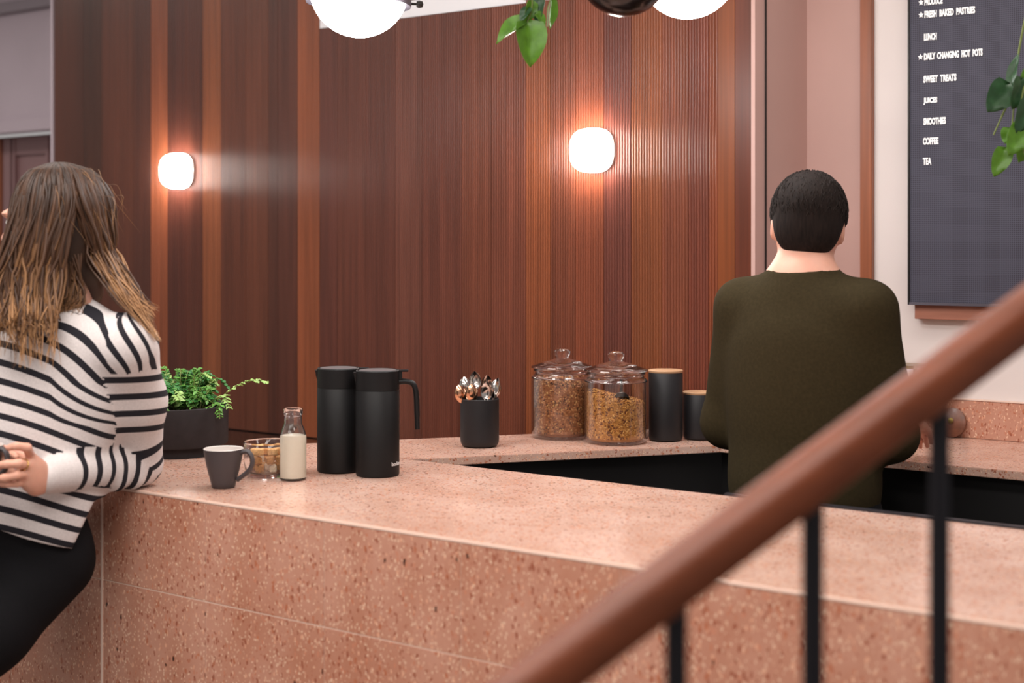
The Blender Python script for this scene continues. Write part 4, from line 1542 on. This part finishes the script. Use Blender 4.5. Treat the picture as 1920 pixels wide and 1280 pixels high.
# soft folds of the sleeve at the elbow and the draped side
for t, r_ in ((0.12, 0.040), (0.30, 0.037)):
    q = el_.lerp(wl_, t)
    S.cap(q + Vector((0, -0.02, 0.012)), q + Vector((0.01, -0.014, -0.018)), 0.028, 0.026, 0.012)
# neckline, cuff, hem
S.ell(nb + UP * 0.055 + SF * 0.035, (SA, SF, UP), (0.105, 0.085, 0.060), 0, cut=True)
cd = (wl_ - el_).normalized()
ax3 = [(S.lo[k] + S.h * np.arange(S.n[k])).astype(np.float32) for k in range(3)]
X3, Y3, Z3 = np.meshgrid(*ax3, indexing='ij', sparse=True)
h0, h1 = P(0, 990, 2.80), P(132, 1035, 2.80)
hem_dir = (h1 - h0).normalized()
hem_n = Vector((0, 1, 0)).cross(hem_dir)
hem_n = hem_n if hem_n.z < 0 else -hem_n
dh = (X3 - h0.x) * hem_n.x + (Y3 - h0.y) * hem_n.y + (Z3 - h0.z) * hem_n.z
S.f = np.maximum(S.f, dh.astype(np.float32))
e0, e1 = P(132, 1035, 2.82), P(192, 905, 2.85)
ed = (e1 - e0).normalized()
en = ed.cross(Vector((-0.3, 1, -0.19)).normalized())
en = en if en.x > 0 else -en
de = (X3 - e0.x) * en.x + (Y3 - e0.y) * en.y + (Z3 - e0.z) * en.z
low = (Z3 < 0.965) & (Y3 > -10)
de = np.where(low & (np.abs(de) < 5), de, -1)
# the slit edge only trims the hem corner
nearhem = np.clip((0.955 - Z3) * 4, -1, 1)
S.f = np.maximum(S.f, np.minimum(de, nearhem).astype(np.float32))
knit, KV = S.mesh('jumper', M_KNIT, woman, 2)


def seg_t(V, a, b):
    d = np.array(b - a)
    t = ((V - np.array(a)) @ d) / (d @ d)
    tc = np.clip(t, 0, 1)
    return t, np.linalg.norm(V - (np.array(a) + tc[:, None] * d), axis=1)


PER = 0.0355
a0 = np.array(P(0, 640, 2.86))
apx = ((KV - a0) @ np.array(SA)) * 930.0
ypx = (EYE - KV[:, 2]) * 925.0 + 465
rx_, ry_ = (KV - np.array(sl_)) @ np.array(SA), (KV - np.array(sl_)) @ np.array(SF)
ap = np.maximum((KV[:, 0] - a0[0]) * 942.0, -60)
ap_sl = (sl_.x - a0[0]) * 942.0 + SF.x * 0.05 * 942
ap = np.where(rx_ > 0, ap_sl + 0.056 * np.arctan2(rx_, ry_) * 942, ap)
w = np.clip((790 - ypx) / 80, 0, 1)
fx = 0.106 * ap + 0.00126 * np.maximum(ap, 0) ** 2
d120 = np.maximum(ap - 120, 0)
k2 = 0.185 + (ypx - 600 - fx) / 33.3
k1 = 0.185 + (ypx - 606 - fx - 0.0034 * np.minimum(d120, 190) ** 2) / (33.3 + 0.25 * np.minimum(d120, 85))
stripe = w * k1 + (1 - w) * k2
stripe = np.where(((stripe < -2.05) & (ap > 60) & (ap < 205)) | ((stripe < -1.55) & (ap > 60) & (ap < 165)), -2.3, stripe)
tu, du = seg_t(KV, sl_, el_)
tf, df = seg_t(KV, el_, wl_)
dtor = np.abs((KV - np.array(chest)) @ np.array(SA))
sleeve_u = (du < 0.075) & (KV[:, 2] < sl_.z - 0.055) & (apx > 196 - 0.08 * (ypx - 690)) & (tu > 0.1)
yel = (EYE - el_.z) * 925 + 465
ud, fd = np.array((sl_ - el_).normalized()), np.array((wl_ - el_).normalized())
c_el = (yel - 699) / (PER * 925)
s_ax = c_el - ((KV - np.array(el_)) @ ud) / PER
bl_ = np.clip((ypx - (yel - 75)) / 60, 0, 1)
s_u = (1 - bl_) * (ypx - 699) / (PER * 925) + bl_ * s_ax
fore = (df < 0.066) & ((df < du - 0.004) | (KV[:, 2] < el_.z)) & (apx < 262) & (KV[:, 2] < el_.z + 0.062) & (((KV - np.array(chest)) @ np.array(SF)) > -0.2) & (df < 0.062)
front_of_torso = ((KV - np.array(wl_)) @ np.array(SF)) > -0.30
s_f = c_el - ((KV - np.array(el_)) @ fd) / PER
tr_, dr_ = seg_t(KV, er_, wr_)
# forearm where the arm lies clear of the trunk
tors_d = np.sqrt((((KV - np.array(waist)) @ np.array(SA)) / 0.152) ** 2 + (((KV - np.array(waist)) @ np.array(SF)) / 0.112) ** 2)
fore &= (tors_d > 1.12)
fore = np.where(tf < 0.45, (df < 0.075) & (((KV - np.array(el_)) @ (fd - ud)) > 0) & ((tors_d > 1.12) | (apx > 190)), fore)
fields = np.stack([stripe, s_u, s_f, tr_ * 7, tr_ * 0 + 0.7], 1)
zone = np.where(dr_ < 0.055, 3, np.where(fore & (tf > 0.80), 4, np.where(fore, 2, np.where(sleeve_u, 1, 0))))
lv_ = np.empty(len(knit.data.loops), np.int32)
knit.data.loops.foreach_get('vertex_index', lv_)
q4 = lv_.reshape(-1, 4)
fz = zone[q4[:, 0]]
att = knit.data.attributes.new('stripe', 'FLOAT', 'CORNER')
att.data.foreach_set('value', (fields[q4, fz[:, None]] + 40).astype(np.float32).ravel())

# jeans
T = Field((-1.62, 2.38, 0.06), (-0.78, 3.12, 0.98), 0.006)
T.ell(hips, (SA, SF, UP), (0.152, 0.112, 0.14), 0.06)
T.chain([hl, hl.lerp(kl, .5), kl, kl.lerp(al, .45), al], [0.086, 0.076, 0.060, 0.056, 0.040], 0.03)
T.chain([hr, hr.lerp(kr, .5), kr, kr.lerp(ar, .45), ar], [0.086, 0.076, 0.060, 0.056, 0.040], 0.03)
T.mesh('jeans', M_DENIM, woman, 2)
for a_ in (al, ar):
    shoe(a_, SF + Vector((-0.3, 0, 0)), woman)

# rings on her middle finger
rc = (Vector(fg[1][0]) * 0.45 + Vector(fg[1][1]) * 0.55) - Vector(woman.location)
rd = (Vector(fg[1][1]) - Vector(fg[1][0])).normalized()
Mr = frame(rc, rc + UP, rd)
rb = MB()
tor = [(0.0103 + 0.0014 * math.cos(a), 0.0014 * math.sin(a)) for a in [2 * PI * i / 8 for i in range(8)]]
q = rd.to_track_quat('Z', 'Y').to_matrix().to_4x4()
q.translation = rc
rb.lathe(tor, 24, 0, q, closed=True)
ring_o = rb.build('ring', M_GOLD, woman)
rs = MB()
rs.lathe([(0.0, -0.002), (0.003, 0.0), (0.0, 0.003)], 6, 0, Matrix.Translation(rc + Vector((0.0, -0.0115, 0.001))))
rs.lathe([(0.0, -0.002), (0.0025, 0.0), (0.0, 0.003)], 6, 0, Matrix.Translation(rc + Vector((0.001, -0.011, 0.006))))
rs.build('ring_stone', mat('ring_stone', 'efe0cc', 0.1), ring_o)

# hair: an under-layer and several hundred locks
H = Field((-1.26, 2.66, 1.18), (-0.72, 3.12, 1.66), 0.005)
H.ell(hc + up * 0.024 - fw * 0.020, (fw, sd, up), (0.099, 0.083, 0.098), 0.01)
H.ell(hc - up * 0.03 - fw * 0.030, (fw, sd, up), (0.068, 0.072, 0.10), 0.03)
H.cap(hc - up * 0.06 - fw * 0.050, P(165, 545, 2.95), 0.050, 0.032, 0.03)
H.ell(hc + fw * 0.110 - up * 0.030, (fw, sd, up), (0.075, 0.078, 0.092), 0, cut=True)
Hm, HV = H.mesh('hair', M_HAIR, woman, 2)
att = Hm.data.attributes.new('tip', 'FLOAT', 'POINT')
att.data.foreach_set('value', np.clip((hc.z + 0.02 - HV[:, 2]) * 1.5, 0, 0.5).astype(np.float32))


def scalp(az, el, k=1.0):
    """az from the face round her left side, el up from the ear line"""
    d = fw * math.cos(az) * math.cos(el) + sd * SGN * math.sin(az) * math.cos(el)
    return hc + up * 0.022 - fw * 0.016 + fw * d.dot(fw) * 0.104 * k + sd * d.dot(sd) * 0.088 * k + up * math.sin(el) * 0.101 * k


SGN = 1 if (sd.y < 0) else -1      # her left side is towards the camera
rnd2 = random.Random(5)
locks_v, locks_f, locks_t = [], [], []


def lock(pts, r0, tip0, tip1, n=15, seg=5):
    ps = spline(pts, n)
    ph, fq, am = rnd2.uniform(0, 6.3), rnd2.uniform(1.2, 2.2), rnd2.uniform(0.002, 0.0075)
    for i in range(n):
        t = i / (n - 1)
        if n > 10:
            ps[i] = ps[i] + (Vector((1, 0, 0)) * math.sin(ph + 6.28 * fq * t) + Vector((0, 0.5, 0)) * math.cos(ph + 6.28 * fq * t)) * am * max(0, t - 0.35) * 1.5
    mb = MB().tube(ps, [r0 * (0.55 + 0.45 * min(1, i / 3)) * (1 - 0.93 * (max(0, i / (n - 1) - 0.4) / 0.6) ** 1.1) for i in range(n)], seg, caps=False, flat=1.5)
    b0 = len(locks_v)
    locks_v.extend([tuple(v) for v in mb.v])
    locks_f.extend([[i + b0 for i in f] for f in mb.f])
    for i in range(n):
        t = i / (n - 1)
        locks_t.extend([tip0 + (tip1 - tip0) * t ** 1.2] * seg)


def jit(s):
    return Vector(tuple(rng.normal(0, s, 3)))


rnd = random.Random(11)
CL_FRONT = (-22, -4, 12, 30, 46)
CL_SIDE = (30, 44, 62, 74, 92, 104)
for i in range(900):
    g = i / 900
    az = rnd.uniform(0.95, 2 * PI - 0.95)
    part = rnd.uniform(1.15, 1.45)
    lag = scalp(az, part, 1.0)
    m1 = scalp(az, 0.75, 1.03)
    m2 = scalp(az, 0.12, 1.04)
    tip = rnd.gauss(0.75, 0.2)
    base = max(0.0, rnd.gauss(0.10, 0.14))
    if az < 1.5:                     # beside the face, falling over the chest
        x = rnd.uniform(-25, 42)
        dep = 2.80
        e0_ = P(x + rnd.uniform(-6, 14), 545, dep - 0.01)
        e1_ = P(x + rnd.uniform(-14, 22), 612, dep - 0.035)
        q = rnd.choice(CL_FRONT)
        e1_ = e1_.lerp(P(q + rnd.uniform(-9, 9), 610, dep - 0.04), 0.6)
        e2_ = P(q + rnd.uniform(-7, 7), 575 + 105 * rnd.random() ** 1.15, dep - 0.05)
    elif az < 2.35:                  # her left side, towards the camera
        t = (az - 1.5) / 0.85
        x = 28 + 76 * t + rnd.uniform(-12, 12)
        dep = 2.80
        e0_ = P(x + rnd.uniform(-5, 5), 530, dep - 0.005)
        e1_ = P(x - 2 + rnd.uniform(-9, 9), 595, dep - 0.035)
        q = min(CL_SIDE, key=lambda c: abs(c - x) + rnd.uniform(0, 14))
        e1_ = e1_.lerp(P(q + rnd.uniform(-8, 8), 605, dep - 0.038), 0.6)
        e2_ = P(q + rnd.uniform(-6, 6), 565 + 128 * rnd.random() ** 1.15, dep - 0.052)
    elif az < 3.75:                  # back of the head, sweeping over her shoulder
        t = (az - 2.35) / 1.4
        q = rnd.uniform(-1, 1)
        bk, nr = max(0, -math.cos(az)), math.sin(az)
        e0_ = P(106 + 102 * bk + 5 * q, 490, 2.905 - 0.085 * nr)
        e1_ = P(138 + 112 * bk + 7 * q, 552, 2.86 - 0.07 * nr)
        cx, cy = rnd.choice(((296, 637), (290, 628), (280, 618)) if bk > 0.6 else ((240, 598), (262, 612), (226, 590)))
        e2_ = P(cx + rnd.uniform(-6, 4), cy + rnd.uniform(-6, 6), 2.79 + 0.06 * t + 0.012 * q)
        if rnd.random() < 0.45:
            e2_ = P(160 + 112 * bk + rnd.uniform(0, 24), rnd.uniform(574, 604), 2.79 + 0.08 * t)
    else:                            # far side
        t = (az - 3.75) / 1.6
        x = 140 - 130 * t
        e0_ = P(x, 520, 3.0)
        e1_ = P(x - 6, 580, 3.01)
        e2_ = P(x - 12 + rnd.uniform(-15, 15), rnd.uniform(590, 660), 3.03)
    wv = 0.007
    pts = [lag, m1 + jit(0.002), m2 + jit(0.003), (m2.lerp(e0_, 0.62)) + jit(0.005), e0_ + jit(wv), e1_ + jit(wv), e2_]
    lock(pts, rnd.uniform(0.0017, 0.0034), base, min(1, max(0.2, tip)), 18)
for i in range(110):                 # nape, between the two falls
    az = rnd.uniform(1.7, 2.7)
    a = scalp(az, rnd.uniform(0.0, 0.7), 0.99)
    x = rnd.uniform(98, 150)
    lock([a, a.lerp(P(x, 500, 2.845), 0.5) + jit(0.004), P(x, 505, 2.84) + jit(0.005), P(x + rnd.uniform(-8, 16), 556, 2.835) + jit(0.006),
          P(x + rnd.uniform(-14, 22) - 8, rnd.uniform(560, 606), 2.815)], rnd.uniform(0.0018, 0.003), 0.25, rnd.uniform(0.5, 0.8), 14)
for i in range(60):                  # fine flyaways
    az = rnd.uniform(1.2, 4.0)
    a = scalp(az, rnd.uniform(0.2, 1.3), 1.02)
    b_ = a + jit(0.012) - up * 0.02 - fw * rnd.uniform(0, 0.02)
    c_ = b_ - up * rnd.uniform(0.03, 0.08) - fw * rnd.uniform(0.0, 0.04) + jit(0.012)
    lock([a, b_, c_], 0.0007, 0.4, 0.8, 8, 3)
me = bpy.data.meshes.new('hair_locks')
me.from_pydata(locks_v, [], locks_f)
me.polygons.foreach_set('use_smooth', [True] * len(me.polygons))
me.materials.append(M_HAIR)
att = me.attributes.new('tip', 'FLOAT', 'POINT')
att.data.foreach_set('value', locks_t)
ob = bpy.data.objects.new('hair_locks', me)
COL.objects.link(ob)
ob.parent = woman
ob.matrix_parent_inverse = Matrix.Translation(-Vector(woman.location))
ob['kind'] = 'stuff'

mg = P(-36, 0, 2.702)
mg.z = EYE - (834 - 465) / FPX * 2.70 - 0.0815
coffee_cup('coffee_mug', 'charcoal mug held in the woman\'s hands', mg, math.radians(-22))

# ---- person behind the bar, seen from behind
mroot = uv(-1.325, 2.905, 0)
man = thing('person', 'dark-haired person in an olive shirt standing behind the bar, back turned', 'person', (mroot.x, mroot.y, 0))
MF, MS = DV.copy(), DU.copy()        # faces the back counter; MS towards the person's right
mc_ = Vector((mroot.x, mroot.y, 0))
mn = mc_ + Vector((0, 0, 1.402))
mh = mc_ + MF * 0.045 - MS * 0.01 + Vector((0, 0, 1.508))
msr, msl = mc_ + MS * 0.148 + Vector((0, 0, 1.33)), mc_ - MS * 0.148 + Vector((0, 0, 1.33))
mer, mel = msr + MS * 0.035 + MF * 0.04 - UP * 0.27, msl - MS * 0.055 + MF * 0.03 - UP * 0.27
mwr, mwl = mer + MF * 0.235 - MS * 0.07 - UP * 0.0, mel + MF * 0.235 + MS * 0.07 - UP * 0.0
mch, mwa, mhp = mc_ + UP * 1.20, mc_ + UP * 1.03, mc_ + UP * 0.90
mkl, mkr = mc_ - MS * 0.10 + MF * 0.02 + UP * 0.48, mc_ + MS * 0.10 + MF * 0.02 + UP * 0.48
mal, mar = mc_ - MS * 0.11 + UP * 0.09, mc_ + MS * 0.11 + UP * 0.09
lo = np.array([min(p[k] for p in (mer, mel, mwr, mwl, mc_)) - 0.2 for k in range(3)])
hi = np.array([max(p[k] for p in (mer, mel, mwr, mwl, mh)) + 0.2 for k in range(3)])
lo[2], hi[2] = 0.0, 1.68
B2 = Field(lo, hi, 0.006)
f2, s2, u2 = head_prims(B2, mh, (MF - MS * 0.45 - UP * 0.25), UP + MF * 0.2, mn)
B2.cap(mn, mn - UP * 0.05, 0.058, 0.075, 0.03)
B2.cap(mn - UP * 0.03, msr, 0.055, 0.045, 0.05)
B2.cap(mn - UP * 0.03, msl, 0.055, 0.045, 0.05)
B2.ell(mch, (MS, MF, UP), (0.155, 0.095, 0.17), 0.05)
B2.ell(mwa, (MS, MF, UP), (0.14, 0.09, 0.15), 0.06)
B2.ell(mhp, (MS, MF, UP), (0.145, 0.10, 0.12), 0.06)
for a_, b_, c_, th in ((msr, mer, mwr, 1), (msl, mel, mwl, -1)):
    B2.chain([a_, b_, c_], [0.048, 0.040, 0.027], 0.02)
    hand_prims(B2, c_, MF * 0.9 - UP * 0.18, -UP, -MS * th, 0.5)
B2.chain([mhp - MS * 0.085, mkl, mal], [0.08, 0.052, 0.038], 0.03)
B2.chain([mhp + MS * 0.085, mkr, mar], [0.08, 0.052, 0.038], 0.03)
B2.mesh('body', M_SKIN, man, 1)
face_details(mh, f2, s2, u2, man)
S2 = Field(lo + np.array([0, 0, .8]), hi, 0.006)
S2.ell(mch + UP * 0.01, (MS, MF, UP), (0.182, 0.122, 0.20), 0.04)
S2.ell(mwa, (MS, MF, UP), (0.170, 0.120, 0.19), 0.08)
S2.ell(mhp + UP * 0.02, (MS, MF, UP), (0.165, 0.122, 0.13), 0.06)
S2.cap(mn - UP * 0.045, msr - UP * 0.004, 0.062, 0.056, 0.05)
S2.cap(mn - UP * 0.045, msl - UP * 0.004, 0.062, 0.056, 0.05)
S2.chain([msr, mer, mer.lerp(mwr, 0.82)], [0.060, 0.055, 0.042], 0.03)
S2.chain([msl, mel, mel.lerp(mwl, 0.82)], [0.060, 0.055, 0.042], 0.03)
S2.cap(mn + UP * 0.03, mn - UP * 0.04, 0.070, 0.076, 0.02)
S2.plane(mn + UP * 0.016, UP - MF * 0.1)
S2.plane((0, 0, 0.83), (0, 0, -1))
S2.mesh('shirt', M_OLIVE, man, 2)
T2 = Field(np.array([lo[0], lo[1], 0.05]), np.array([hi[0], hi[1], 1.0]), 0.007)
T2.ell(mhp, (MS, MF, UP), (0.158, 0.112, 0.13), 0.06)
T2.chain([mhp - MS * 0.085 - UP * 0.03, mkl, mal], [0.092, 0.068, 0.05], 0.03)
T2.chain([mhp + MS * 0.085 - UP * 0.03, mkr, mar], [0.092, 0.068, 0.05], 0.03)
T2.mesh('trousers', M_DENIM, man, 2)
for a_ in (mal, mar):
    shoe(a_, MF, man)
H2 = Field(np.array(mh) - 0.17, np.array(mh) + 0.17, 0.005)
H2.ell(mh + u2 * 0.030 - f2 * 0.014, (f2, s2, u2), (0.104, 0.083, 0.092), 0.01)
H2.ell(mh - u2 * 0.02 - f2 * 0.050, (f2, s2, u2), (0.056, 0.070, 0.065), 0.02)
H2.ell(mh + f2 * 0.115 - u2 * 0.035, (f2, s2, u2), (0.10, 0.09, 0.085), 0, cut=True)
for s_ in (-1, 1):
    H2.ell(mh - f2 * 0.005 - u2 * 0.02 + s2 * s_ * 0.085, (f2, s2, u2), (0.028, 0.03, 0.038), 0, cut=True)
H2.mesh('hair', M_DARKHAIR, man, 1)
# short cropped locks over the skull
hv, hf = [], []
rn3 = random.Random(3)
for i in range(1500):
    az, el_a = rn3.uniform(0, 2 * PI), math.asin(rn3.uniform(-0.55, 0.99))
    d = f2 * math.cos(az) * math.cos(el_a) + s2 * math.sin(az) * math.cos(el_a) + u2 * math.sin(el_a)
    if d.dot(f2) > 0.35 and d.dot(u2) < 0.45:
        continue
    if abs(d.dot(s2)) > 0.75 and d.dot(u2) < -0.12:
        continue
    ex = 0.100 if d.dot(u2) > -0.25 else 0.092
    p = mh + u2 * 0.028 - f2 * 0.014 + f2 * d.dot(f2) * ex + s2 * d.dot(s2) * 0.081 + u2 * d.dot(u2) * 0.091
    t = (-u2 * 0.9 - f2 * 0.35 + s2 * rn3.uniform(-0.4, 0.4))
    t = (t - d * t.dot(d)).normalized()
    ln = rn3.uniform(0.014, 0.026)
    mb = MB().tube([p, p + t * ln * .5 + d * 0.0035, p + t * ln + d * 0.001], [0.0014, 0.0020, 0.0004], 4, caps=False)
    b0 = len(hv)
    hv.extend(tuple(v - Vector(man.location)) for v in mb.v)
    hf.extend([[k + b0 for k in f] for f in mb.f])
me = bpy.data.meshes.new('cropped_locks')
me.from_pydata(hv, [], hf)
me.polygons.foreach_set('use_smooth', [True] * len(me.polygons))
me.materials.append(M_DARKHAIR)
ob = bpy.data.objects.new('cropped_locks', me)
COL.objects.link(ob)
ob.parent = man
ob['kind'] = 'stuff'
